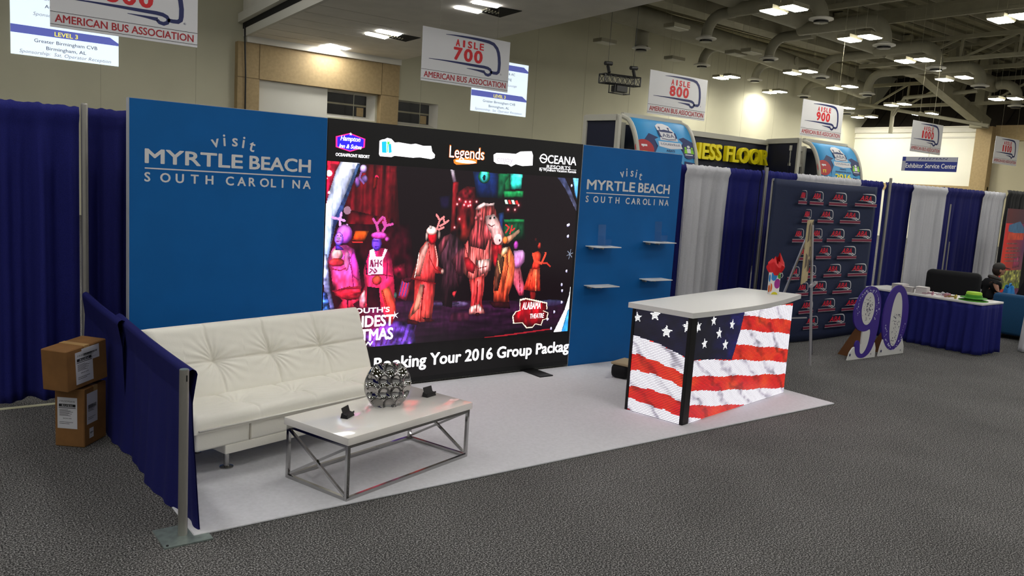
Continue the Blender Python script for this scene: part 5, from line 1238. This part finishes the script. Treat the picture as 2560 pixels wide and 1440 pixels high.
def curved_banner(label, x0, x1, full):
    t = thing('curved_banner', label, 'banner', (x0, yf, 0), 0, 'curved blue banners at the portal')
    w = x1-x0
    # arched section: the top leans back, the foot comes forward
    def sec(z): 
        k = max(0, (z-2.3)/1.36); return .62*(1-math.sqrt(max(0, 1-min(1, k)**2)))+.05*z/3.66
    def fn(off):
        return lambda u, v: (w*u+.55*(1-v)**1.0*.0, -.30+sec(3.66*v)+off, 3.66*v)
    mb = MB(); mb.grid(fn(0), 4, 60); b = mb.build('banner_cloth', SKYBLUE, t, True, solid=.01)
    mb = MB()
    for x in (-.04, w+.04): mb.tube([(x, -.30+sec(3.66*v/40), 3.66*v/40) for v in range(41)], .055, 8)
    mb.bar((-.04, .36, 3.68), (w+.04, .36, 3.68), .1); mb.build('banner_frame', FRM, t, 40)
    # printed picture, laid on the curved cloth
    def lay(mb):
        out = MB(); out.f = mb.f; out.m = mb.m
        out.v = [(x*w, -.30+sec(3.62-(3.62-z)*.53)-.012-y, 3.62-(3.62-z)*.53) for x, y, z in mb.v]; return out
    O = lambda lift: (0, lift, 0)
    mb = MB()
    mb.poly([(.0,2.35),(.22,3.02),(.40,2.85),(.30,2.2),(0,2.0)], O(.004), XA, ZA); mb.poly([(.68,2.85),(.84,3.0),(1,2.8),(1,2.1),(.76,2.2)], O(.004), XA, ZA)
    mb.poly([(.0,.5),(.12,1.9),(.28,1.9),(.24,.5)], O(.004), XA, ZA); mb.poly([(.78,.5),(.80,1.95),(1,1.9),(1,.5)], O(.004), XA, ZA)
    lay(mb).build('silhouette', INDIGO, b)
    mb = MB(); mb.poly([(.30,2.78),(.38,2.88),(.74,2.9),(.80,2.75),(.74,2.5),(.80,2.2),(.76,1.2),(.30,1.2),(.28,2.2),(.34,2.5)], O(.006), XA, ZA); lay(mb).build('signpost', MIDBLUE, b)
    mb = MB(); mb.poly([(.10+.22*math.cos(a)*.75, 2.33+.40*math.sin(a)) for a in np.linspace(0, 2*PI, 28)[:-1]], O(.008), XA, ZA); lay(mb).build('red_disc', mat('banner_red_disc', '#a8262c', .6), b)
    mb = MB(); mb.poly([(.89+.12*math.cos(a), 2.42+.36*math.sin(a)) for a in np.linspace(0, 2*PI, 28)[:-1]], O(.008), XA, ZA); lay(mb).build('navy_disc', INDIGO, b)
    mb = MB()
    mb.poly([(.38+.0,3.38),(.45,3.50),(.55,3.52),(.63,3.44),(.68,3.20),(.71,2.95),(.72,2.78),(.40,2.78),(.41,2.95),(.39,3.2)], O(.010), XA, ZA)
    mb.poly([(.36,2.72),(.76,2.72),(.78,2.48),(.57,2.42),(.36,2.5)], O(.010), XA, ZA)
    for q in ([(.05,2.52),(.15,2.52),(.15,2.44),(.10,2.44),(.07,2.39),(.07,2.44),(.05,2.44)],): mb.poly(q, O(.010), XA, ZA)
    mb.poly([(.86,2.32),(.93,2.32),(.93,2.52),(.86,2.52)], O(.010), XA, ZA); mb.disc((.895,2.60), .028, O(.010), XA, ZA, 12, 0, .06); mb.poly([(.82,2.22),(.96,2.22),(.96,2.26),(.82,2.26)], O(.010), XA, ZA)
    lay(mb).build('coach_badge', BANWHITE, b)
    mb = MB()
    mb.strip([(.42,3.17),(.52,3.20),(.66,3.16)], [.06,.12,.06], O(.012), XA, ZA); mb.strip([(.40,3.2),(.41,2.98),(.43,2.9)], .03, O(.012), XA, ZA); mb.strip([(.69,3.15),(.70,2.98),(.69,2.9)], .03, O(.012), XA, ZA)
    mb.strip([(.43,2.86),(.55,2.82),(.69,2.86)], .03, O(.012), XA, ZA)
    for x in (.44, .60): mb.bar((x, .012, 3.22), (x, .012, 3.36), .012); mb.star((x, 3.34), .035, O(.012), XA, ZA)
    mb.text('ABA', (.45, .012, 2.92), XA, ZA, .16, .22, 0, .0)
    mb.text('LOUISVILLE', (.40, .012, 2.58), XA, ZA, .085, .34, 0, .0)
    mb.text("ABA'S", (.48, .012, 2.30), XA, ZA, .085, .15, 0, .02); mb.text('MARKETPLACE', (.37, .012, 2.15), XA, ZA, .085, .38, 0, .02)
    lay(mb).build('badge_print', INDIGO, b)
    mb = MB(); mb.text('2016', (.36, .012, 1.80), XA, ZA, .27, .38, 0, .03); mb.strip([(.06,2.22),(.14,2.22)], .03, O(.012), XA, ZA); mb.strip([(.075,2.22),(.075,2.08)], .014, O(.012), XA, ZA); mb.strip([(.125,2.22),(.125,2.08)], .014, O(.012), XA, ZA); lay(mb).build('year', YELLOW, b)
    mb = MB(); 
    for x in (.835, .955): mb.disc((x, 2.54), .02, O(.011), XA, ZA, 10, 0, .05); mb.poly([(x-.03,2.3),(x+.03,2.3),(x+.02,2.48),(x-.02,2.48)], O(.011), XA, ZA)
    lay(mb).build('green_figures', LIME, b)
curved_banner('curved sky blue banner left of the yellow letters', 12.15, 14.05, True)
curved_banner('curved sky blue banner right of the yellow letters, showing 2016', 19.32, 21.4, False)

# ---- navy banner repeating the small logo
t = thing('logo_banner', 'navy cloth banner covered with small red and white bus logos', 'banner', (8.06, 2.25, 0))
WB, HB = 2.56, 2.25
mb = MB(); mb.grid(lambda u, v: (WB*u, .012*math.sin(u*9+1)+.02*math.sin(u*5+v*2)*v, .02+HB*(1-v)-.01*math.sin(u*3)), 40, 24, 0)
b = mb.build('banner_cloth', BANNAVY, t, True, solid=.006)
MB().tube([(0,.03,HB+.0), (WB,.03,HB)], .018, 10).build('top_rod', ALU, t, 40)
for x in (.03, WB-.03): MB().tube([(x,.05,0), (x,.05,HB)], .018, 8).build('stand_leg', ALU, t, 40); MB().box((x-.03,-.25,0), (x+.03,.3,.02)).build('stand_foot', ALU, t)
LOGO = [(8.567,1.975,0.198),(8.835,1.975,0.335),(9.308,1.979,0.466),(9.981,1.989,0.608),(8.695,1.722,0.226),(9.073,1.729,0.400),(9.636,1.732,0.546),(8.521,1.450,0.271),(8.939,1.459,0.303),(9.356,1.461,0.464),(10.012,1.466,0.544),(8.707,1.199,0.290),(9.130,1.215,0.382),(9.669,1.211,0.516),(8.501,0.927,0.287),(8.861,0.941,0.327),(9.375,0.950,0.458),(10.009,0.949,0.529),(8.732,0.697,0.311),(9.113,0.708,0.390),(9.655,0.699,0.508),(8.856,0.438,0.355),(9.336,0.446,0.441),(9.950,0.430,0.554),(9.007,0.205,0.375),(9.554,0.201,0.544)]
for x, z, w in LOGO:
    x -= 8.06
    mb = MB(); y = -.048
    bus_emblem(mb, (x+w*.06, y, z-.026), XA, ZA, w*.98, .20, 0); mb.box((x, y, z+.018), (x+w, y+.001, z+.022)); mb.box((x, y, z-.022), (x+w, y+.001, z-.018))
    l = mb.build('printed_logo', BANWHITE, b)
    mb = MB(); mb.text('ABA', (x+w*.20, y-.001, z+.062), XA, ZA, .072, w*.52, 0, .05, .25); mb.build('logo_letters', BANRED, l)
    mb = MB(); mb.box((x, y, z-.018), (x+w, y+.001, z+.018)); mb.build('logo_band', BANDRED, l)

# ---- easel with a tan poster
t = thing('display_easel', 'silver tripod easel in front of the logo banner', 'easel', (0,0,0))
mb = MB(); mb.bar((7.686, 1.21, 0), (7.44, 1.23, 1.72), .028, .018); mb.build('front_leg', mat('easel_silver', '#c2bfc4', .35, .6), t)
EAS = MATS['easel_silver']
MB().bar((7.16, 1.62, 0), (7.44, 1.24, 1.72), .026, .018).build('front_leg', EAS, t); MB().bar((8.35, 1.62, 0), (7.46, 1.26, 1.72), .024, .018).build('rear_leg', mat('easel_grey', '#7d7b88', .4, .6), t)
MB().bar((7.22, 1.55, .55), (7.86, 1.44, .55), .014).build('cross_bar', EAS, t)
MB().bar((7.24, 1.04, 1.02), (7.76, 1.30, 1.02), .035, .03).build('ledge', EAS, t)
t = thing('poster_board', 'tan poster with dark photos standing on the easel, seen from its edge', 'poster', (7.35, 1.23, 1.04), math.radians(26.5))
MB().box((-.28, -.03, 0), (.28, -.018, .74)).build('board', BOARDTAN, t)
mb = MB()
for q in [[(a*3, b) for a, b in q] for q in ([(-.06,.48),(-.06,.68),(.0,.72),(.0,.50)], [(.03,.50),(.03,.70),(.09,.74),(.09,.54)], [(-.06,.17),(-.06,.36),(.01,.32),(.01,.20)], [(.03,.12),(.03,.27),(.09,.26),(.09,.12)], [(.04,.30),(.04,.42),(.08,.42),(.08,.30)])]: mb.poly(q, (0,-.0305,0), XA, ZA)
mb.build('photo_prints', BOARDDARK, t)

# ---- big number cut-outs
def number(kind, label, x, y, rot):
    t = thing('number_cutout', label, 'number cut-out', (x, y, 0), rot)
    O = (0, 0, 0); r = np.random.default_rng(11 if kind == '9' else 12)
    def smooth(P, n=6):
        out = []
        for i in range(len(P)):
            p0, p1, p2, p3 = [np.array(P[(i+k-1) % len(P)]) for k in range(4)]
            for j in range(n):
                q = j/n; out.append(tuple(.5*(2*p1+(p2-p0)*q+(2*p0-5*p1+4*p2-p3)*q*q+(3*p1-p0-3*p2+p3)*q**3)))
        return out
    def ell(cx, cz, rx, rz, a0=0, a1=2*PI, n=36): return [(cx+rx*math.cos(a), cz+rz*math.sin(a)) for a in np.linspace(a0, a1, n)]
    if kind == '0':
        out = ell(.33, .51, .31, .445)[:-1]; inn = ell(.335, .49, .135, .37)[:-1]
        MB().poly(out, (0,0,0), XA, ZA, .018).build('purple_face', NUMPURPLE, t)
        MB().poly(inn, (0,-.003,0), XA, ZA, .002).build('white_inset', NUMWHITE, t)
        MB().poly([(.02,0),(.64,0),(.63,.10),(.56,.24),(.10,.24),(.05,.12)], (0,.003,0), XA, ZA, .018).build('white_foot', NUMWHITE, t)
        spots = [(.335+.095*r.normal()*.8, .12+.46*r.random()**1.1) for _ in range(110)]
        rim = [(.335+.225*math.cos(a)*(1+.12*r.normal()), .48+.40*math.sin(a)*(1+.04*r.normal())) for a in np.linspace(PI*1.05, PI*1.95, 40)]
    else:
        outer = smooth([(.66,.66),(.63,.80),(.54,.915),(.42,.955),(.30,.945),(.18,.87),(.09,.75),(.055,.62),(.085,.49),(.17,.405),(.28,.368),(.38,.368),(.455,.385),(.478,.34),(.468,.24),(.43,.14),(.37,.075),(.315,.07),(.285,.10),(.275,.16),(.262,.215),(.222,.25),(.18,.235),(.163,.185),(.175,.11),(.225,.045),(.31,.012),(.42,.02),(.53,.085),(.60,.20),(.645,.36),(.66,.52)])
        MB().poly(outer, (0,0,0), XA, ZA, .018).build('purple_face', NUMPURPLE, t)
        MB().poly(ell(.36, .665, .145, .215)[:-1], (0,-.003,0), XA, ZA, .002).build('white_inset', NUMWHITE, t)
        MB().poly([(.03,0),(.66,0),(.655,.12),(.62,.20),(.60,.20),(.48,.40),(.30,.40),(.30,.30),(.30,.20),(.27,.19),(.13,.16),(.07,.10)], (0,.003,0), XA, ZA, .018).build('white_foot', NUMWHITE, t)
        spots = [(.36+.06*r.normal(), .66+.10*r.normal()) for _ in range(90)]
        rim = [(.36+.225*math.cos(a)*(1+.10*r.normal()), .665+.252*math.sin(a)*(1+.05*r.normal())) for a in np.linspace(-.6, PI*1.1, 46)]
    def clip(L, cx, cz, rx, rz): return [(a, b) for a, b in L if ((a-cx)/rx)**2+((b-cz)/rz)**2 < .92]
    spots = clip(spots, .335, .49, .135, .37) if kind == '0' else clip(spots, .36, .665, .145, .215)
    mb = MB()
    for i, c in enumerate(spots): mb.star(c, .005+.009*r.random()**2, (0,-.0045,0), XA, ZA, 0, r.random()*3, .5)
    mb.star((.07,.07), .028, (0,-.001,0), XA, ZA); mb.star((.55,.05), .014, (0,-.001,0), XA, ZA)
    mb.build('dark_confetti', mat('confetti_navy', '#1c1a4c', .5), t)
    mb = MB()
    for i, c in enumerate(rim): mb.star(c, .006+.013*r.random()**1.5, (0,-.003,0), XA, ZA, 0, r.random()*3, .5)
    mb.build('pale_confetti', mat('confetti_pale', '#c3c2e0', .5), t)
    MB().poly([(.30,0),(.36,0),(.36,.55),(.33,.55)], (0,.02,0), XA, ZA, .004).build('back_spine', KRAFT, t)
    mb = MB(); mb.add([(.30,.02,0),(.30,.32,0),(.30,.02,.55),(.308,.02,0),(.308,.32,0),(.308,.02,.55)], [(0,1,2),(5,4,3),(0,3,4,1),(1,4,5,2),(2,5,3,0)]); mb.build('easel_back', KRAFT, t)
number('9', 'purple and white cut-out number nine standing on the floor', 8.46, 1.19, math.radians(-2)); number('0', 'purple and white cut-out number zero right of the nine', 9.19, 1.17, math.radians(-2))

# ---- skirted table and what lies on it
t = thing('skirted_table', 'white topped table with a pleated navy skirt', 'table', (10.72, .59, 0))
Lx, Ly, Ht = .66, 1.72, .745
MB().rbox((-.01, -.01, Ht-.03), (Lx+.01, Ly+.01, Ht), .006, 0, 2).build('tabletop', WHITE, t)
def skirt(u, v):
    per = [(Lx, 0), (0, 0), (0, Ly), (Lx, Ly)]; seg = [Lx, Ly, Lx]; d = u*sum(seg); i = 0
    while i < 2 and d > seg[i]: d -= seg[i]; i += 1
    a, b = Vector(per[i]), Vector(per[i+1]); e = (b-a).normalized(); p = a+e*d; n = Vector((e.y, -e.x))*-1
    n = Vector((-e.y, e.x)) if False else Vector((e.y, -e.x))
    c = Vector((Lx/2, Ly/2)); 
    if (p+n*.1-c).length < (p-c).length: n = -n
    f = (.008+.030*v)*(math.sin(u*170)*.5+.5*math.sin(u*97+1)) + .02*v
    q = p+n*f
    return (q.x, q.y, (Ht-.032)*(1-v)+.02*v)
mb = MB(); mb.grid(skirt, 260, 10); mb.build('skirt', NAVY, t, True, solid=.004)
mb = MB()
for x in (.05, Lx-.05):
    for y in (.08, Ly-.08): mb.tube([(x, y, 0), (x, y, Ht-.03)], .014, 8)
mb.build('folding_legs', ALU, t, 40)
for k, (x, y, w, d, h, lab) in enumerate(((10.86, 1.78, .20, .16, .105, 'left stack of white cards on the skirted table'), (10.80, 1.62, .10, .13, .085, 'middle, narrow stack of white cards on the skirted table'), (10.90, 1.46, .18, .15, .10, 'right stack of white cards on the skirted table'))):
    mb = MB(); r = random.Random(k); n = 22
    for i in range(n):
        dx, dy = r.uniform(-.004, .004), r.uniform(-.004, .004); mb.box((-w/2+dx, -d/2+dy, h*i/n), (w/2+dx, d/2+dy, h*(i+.86)/n))
    o = mb.build('card_stack', PAPER, None, False, (x, y+.05, Ht)); o.rotation_euler.z = .1*k; tag(o, lab, 'card stack', 'stacks of cards on the skirted table')
for k, (x, y, m_, a, lab) in enumerate(((10.84, 1.33, PINKMETAL, .3, 'pink foil glasses closest to the card stacks'), (10.98, 1.22, SILVERFOIL, 1.2, 'silver foil glasses in the middle of the small heap'), (10.86, 1.13, PINKMETAL, -.2, 'pink foil glasses lying nearer than the silver pair'), (10.83, 1.0, GOLDMETAL, .2, 'gold foil glasses nearest the green hats'))):
    t = thing('party_glasses', lab, 'glasses', (x, y, Ht+.002), a, 'party glasses on the skirted table')
    mb = MB()
    for s in (-1, 1): mb.tube([(s*.04+.032*math.cos(b), -.0, .028+.024*math.sin(b)) for b in np.linspace(0, 2*PI, 15)], .006, 6)
    mb.bar((-.012, 0, .032), (.012, 0, .032), .008); mb.build('rims', m_, t, True)
    for s in (-1, 1): mb = MB(); mb.bar((s*.072, 0, .03), (s*.066, .13, .022), .008, .01); mb.build('temple', m_, t)
    mb = MB()
    for s in (-1, 1): mb.tube([(s*.04, -.002, .028), (s*.04, .002, .028)], .027, 12)
    mb.build('lenses', m_, t, 40)
for k, (z, s, a, lab) in enumerate(((0, 1.0, 0, 'lower green party hat with a wide brim on the table corner'), (.035, .92, 1.2, 'upper green party hat with the pale top, stacked on the other'))):
    t = thing('party_hat', lab, 'hat', (10.93, .80, Ht+z), a, 'green hats on the skirted table')
    MB().lathe([(.19*s, .004), (.185*s, .012), (.10*s, .018), (.10*s, .004)], (0,0,0), 28).build('brim', mat('hat_green', '#3f8a1d', .7) if k == 0 else MATS['hat_green'], t, 40)
    MB().lathe([(.105*s, .015), (.11*s, .075), (.10*s, .09)], (0,0,0), 28).build('crown', MATS['hat_green'] if k == 0 else mat('hat_pale_top', '#a9d640', .7), t, 40)
    MB().lathe([(.108*s, .018), (.112*s, .045)], (0,0,0), 28).build('hat_band', GREEN, t, 40)

# ---- seats at the far right, a seated person, banner stand
t = thing('black_sofa', 'black sofa with rounded back behind the skirted table', 'sofa', (13.46, 2.72, 0), math.radians(-73))
MB().rbox((0, .0, .12), (.87, .22, .93), .09, 0, 4).build('backrest', BLACKCLOTH, t, True)
MB().rbox((.02, .18, .12), (1.73, .85, .44), .06, 0, 3).build('seat', BLACKCLOTH, t, True)
MB().rbox((-.02, .05, .12), (.2, .85, .62), .08, 0, 3).build('armrest', BLACKCLOTH, t, True)
for x in (.1, 1.65):
    for y in (.1, .75): MB().tube([(x, y, 0), (x, y, .14)], .022, 8).build('leg', BLACKMETAL, t)
t = thing('blue_armchair', 'dark teal armchair at the right edge, seen from behind', 'armchair', (12.93, 1.36, 0), math.radians(-90))
MB().rbox((0, 0, .07), (.95, .2, .72), .05, 0, 3).build('backrest', TEAL, t, True)
MB().rbox((.0, .15, .07), (.2, .8, .60), .05, 0, 3).build('armrest', TEAL, t, True); MB().rbox((.75, .15, .07), (.95, .8, .60), .05, 0, 3).build('armrest', TEAL, t, True)
MB().rbox((.16, .15, .07), (.79, .8, .44), .05, 0, 3).build('seat', TEAL, t, True)
for x in (.08, .87):
    for y in (.08, .72): MB().tube([(x, y, 0), (x, y, .09)], .025, 8).build('leg', BLACKMETAL, t)
t = thing('banner_stand', 'red and purple roll-up banner stand at the right edge', 'banner', (15.36, 2.28, 0))
MB().box((0, -.1, 0), (1.0, .1, .1)).build('base', BLACKMETAL, t, bevel=.01); MB().tube([(.5, .05, .1), (.5, .05, 2.08)], .015, 8).build('pole', ALU, t)
ra2 = Raster(0, .98, .1, 2.09, .012)
n1 = ra2.noise(.4, .4, 31); u = ra2.X/.98; v = (ra2.Z-.1)/1.99
ra2.c[:] = np.stack([90+150*np.clip(1.1-u*1.0+(n1-.5)*.5, 0, 1), 24+60*np.clip(.7-abs(v-.45)*1.6, 0, 1)*n1*1.4, 30+70*np.clip(u*1.1-.25+(v-.5)*.5, 0, 1)], -1)
ra2.put(v > .86, (52, 24, 34), .75)
ra2.poly([(.14,1.78),(.62,1.86),(.86,1.72),(.86,1.60),(.14,1.66)], (60,110,150), var=.1); ra2.poly([(.14,1.50),(.86,1.50),(.86,1.64),(.14,1.64)], (214,70,40), var=.1); ra2.poly([(.55,.95),(.85,.98),(.84,1.18),(.56,1.16)], (190,50,110), a=.8)
m = ra2.inside([(.06,.56),(.98,.56),(.98,.92),(.06,.92)]); g = ra2.noise(.05, .06, 40, 3); ra2.put(m, np.stack([60+150*g, 60+150*g, 40+60*g], -1)*(.5+g)[..., None]); ra2.put(m & (v < .29), np.stack([140*g+40, 150*g+50, 30+20*g], -1))
for k, z in enumerate((1.42, 1.33, 1.28, 1.20, 1.15, 1.08, .47, .42, .36, .30)): ra2.poly([(.14, z), (.62+.1*(k % 3), z), (.62+.1*(k % 3), z+.024), (.14, z+.024)], (235,205,190), var=.4, sx=.02, a=.75)
PRINT = bpy.data.materials.new('printed_banner'); PRINT.use_nodes = True
a_ = PRINT.node_tree.nodes.new('ShaderNodeAttribute'); a_.attribute_name = 'led'; PRINT.node_tree.links.new(a_.outputs['Color'], PRINT.node_tree.nodes['Principled BSDF'].inputs['Base Color']); PRINT.node_tree.nodes['Principled BSDF'].inputs['Roughness'].default_value = .6
ra2.build('printed_sheet', PRINT, t, (.01, -.004, .1), (1,0,0), (0,0,1))
MB().box((.01, -.002, .1), (.99, .004, 2.09)).build('backing_sheet', mat('grey_backing', '#80808a', .6), t)
# person
t = thing('person', 'person in a dark cap and black shirt sitting beside the black sofa', 'person', (14.16, 1.91, -.02), math.radians(-38)); t.scale = (.95, .95, .95)
def skin_body(name, pts, edges, radii, m_, parent, sub=2):
    me = bpy.data.meshes.new(name); me.from_pydata(pts, edges, []); o = bpy.data.objects.new(name, me); COL.objects.link(o); o.parent = parent
    s = o.modifiers.new('skin', 'SKIN'); s.use_smooth_shade = True
    for i, r in enumerate(radii): me.skin_vertices[0].data[i].radius = (r, r) if not isinstance(r, tuple) else r
    me.skin_vertices[0].data[0].use_root = True
    b = o.modifiers.new('sub', 'SUBSURF'); b.levels = sub; b.render_levels = sub
    me.materials.append(m_); return o
# local x = facing direction, y = the person's left, seated with the pelvis at 0.46 m
pts = [(0,0,.44), (.0,0,.58), (.02,0,.72), (.03,0,.84), (.06,0,.92), (.08,0,.97),                 # pelvis .. neck
       (0,.16,.80), (.04,.22,.62), (.24,.17,.55), (.34,.12,.56),                              # left arm
       (0,-.16,.80), (.03,-.22,.62), (.24,-.19,.55), (.36,-.14,.57),                           # right arm
       (.20,.10,.46), (.46,.12,.46), (.50,.12,.22), (.50,.12,.06),
       (.20,-.10,.46), (.46,-.12,.46), (.50,-.12,.22), (.50,-.12,.06)]
edges = [(0,1),(1,2),(2,3),(3,4),(4,5),(3,6),(6,7),(7,8),(8,9),(3,10),(10,11),(11,12),(12,13),(0,14),(14,15),(15,16),(16,17),(0,18),(18,19),(19,20),(20,21)]
rad = [(.15,.13),(.145,.12),(.15,.12),(.13,.10),.056,.052,.052,.046,.038,.030,.052,.046,.038,.030,.085,.07,.055,.045,.085,.07,.055,.045]
skin_body('body', pts, edges, rad, SKIN, t)
hd = MB()
def headfn(d):
    k = 1.0
    if d.x > 0: k += .03*d.x*(1 if -.3 < d.z < .3 else 0)
    if d.z < -.2: k -= .10*(-d.z-.2)*(1-d.x*.8)
    return k
hd.ell((.12, 0, 1.075), (.100, .075, .120), 22, 16, 0, headfn)
hd.ell((.222, 0, 1.062), (.022, .014, .026), 8, 6); hd.ell((.208, 0, 1.005), (.020, .026, .012), 8, 6)
for s in (-1, 1): hd.ell((.105, s*.077, 1.065), (.020, .010, .030), 8, 6)
hd.build('head', SKIN, t, True)
mb = MB()
for s in (-1, 1): mb.ell((.204, s*.032, 1.088), (.010, .013, .007), 8, 6)
mb.build('eyes', HAIR, t, True)
mb = MB(); mb.ell((.098, 0, 1.07), (.098, .079, .10), 18, 12); mb.build('hair', HAIR, t, True)
mb = MB(); mb.ell((.115, 0, 1.125), (.112, .088, .088), 20, 12); mb.add([(.19,-.075,1.125),(.30,-.05,1.10),(.325,0,1.105),(.30,.05,1.10),(.19,.075,1.125),(.19,-.075,1.135),(.30,-.05,1.112),(.325,0,1.118),(.30,.05,1.112),(.19,.075,1.135)], [(4,3,2,1,0),(5,6,7,8,9),(0,1,6,5),(1,2,7,6),(2,3,8,7),(3,4,9,8)]); mb.build('cap', CAPM, t, True)
spts = [(0,0,.50), (.0,0,.60), (.02,0,.74), (.03,0,.85), (0,.16,.81), (.028,.215,.66), (0,-.16,.81), (.025,-.215,.66), (.05,0,.905)]
skin_body('shirt', spts, [(0,1),(1,2),(2,3),(3,4),(4,5),(3,6),(6,7),(3,8)], [(.17,.15),(.165,.145),(.17,.145),(.145,.125),.088,.074,.088,.074,.095], BLACKSHIRT, t)
mb = MB(); mb.tube([(.06+.085*math.cos(a), .095*math.sin(a), .925-.025*math.cos(a)) for a in np.linspace(0, 2*PI, 19)], .030, 8, 0, False); mb.build('collar', SCARF, t, True)
tp = [(0,0,.43), (.20,.10,.46), (.46,.12,.46), (.50,.12,.22), (.50,.12,.08), (.20,-.10,.46), (.46,-.12,.46), (.50,-.12,.22), (.50,-.12,.08)]
skin_body('trousers', tp, [(0,1),(1,2),(2,3),(3,4),(0,5),(5,6),(6,7),(7,8)], [.155,.10,.082,.068,.06,.10,.082,.068,.06], JEANS, t)
mb = MB()
for s in (-1, 1): mb.rbox((.44, s*.12-.045, 0), (.68, s*.12+.045, .09), .03)
mb.build('shoes', BLACK, t, True)
for s, w, e in ((1, Vector((.34,.12,.56)), Vector((.24,.17,.55))), (-1, Vector((.36,-.14,.57)), Vector((.24,-.19,.55)))):
    mb = MB(); mb.ell(w+Vector((.035,0,.0)), (.05, .036, .016), 10, 8)
    for k, (dy, L) in enumerate(((-.027,.062), (-.009,.074), (.009,.070), (.026,.054))):
        a = w+Vector((.07, dy, .0)); mb.tube([a, a+Vector((L*.5, dy*.15, .006)), a+Vector((L*.85, dy*.2, -.008)), a+Vector((L, dy*.2, -.022))], [.0095,.009,.008,.006], 7)
    a = w+Vector((.02, -s*.032, 0)); mb.tube([a, a+Vector((.03, -s*.022, .0)), a+Vector((.058, -s*.026, -.010))], [.011,.010,.007], 7)
    mb.build('hand', SKIN, t, True)
t = thing('laptop', 'dark open laptop on the lap of the seated person', 'laptop', (14.52, 1.63, .555), math.radians(-38))
MB().box((-.10, -.17, 0), (.12, .17, .018)).build('keyboard', BLACKMETAL, t, bevel=.004); MB().obox((.12, -.17, .012), (.09,0,.215), (0,.34,0), (.008,0,-.004)).build('lid', BLACK, t)
t = thing('tote_bag', 'crumpled bright blue tote bag beside the seated person', 'bag', (13.98, 1.53, .445), .4)
r = np.random.default_rng(3); mb = MB()
mb.grid(lambda u, v: ((.17+.03*math.sin(6.28*u*5)+.02*math.sin(6.28*u*3+v*7))*math.cos(2*PI*u)*(1-.55*v), (.11+.02*math.sin(6.28*u*4+2))*math.sin(2*PI*u)*(1-.5*v), .31*v+.03*v*math.sin(2*PI*u*2)), 48, 16); mb.build('bag_body', BAGBLUE, t, True, solid=.004)
mb = MB(); mb.tube([(-.05, .0, .28), (.0, .0, .36), (.10, -.02, .36), (.14, -.03, .27)], .012, 8); mb.build('strap', BAGBLUE, t, True)
mb = MB(); mb.disc((0, .17), .06, (.01, -.105, 0), XA, ZA, 18, 0, .07); mb.build('pale_print', LETTER, t)
MB().lathe([(.14,-.44),(.15,-.03),(.16,0)], (0,0,0), 12).build('support', BLACKCLOTH, t) if False else None
# white cloth edge at the right border
t = thing('white_cloth_table', 'edge of a table with a white cloth at the right border', 'table', (11.86, .46, 0))
mb = MB(); mb.grid(lambda u, v: (-.02*math.sin(u*30)*v-.05*v, -.75*(1-u)+.02*v, .70*(1-v)+.02), 40, 12); mb.grid(lambda u, v: (.6*u, .02*math.sin(u*25)*v, .70*(1-v)+.02), 30, 12); mb.build('cloth', WDRAPE, t, True, solid=.004)
MB().box((-.01, -.76, .70), (.62, .01, .725)).build('tabletop', WHITE, t)
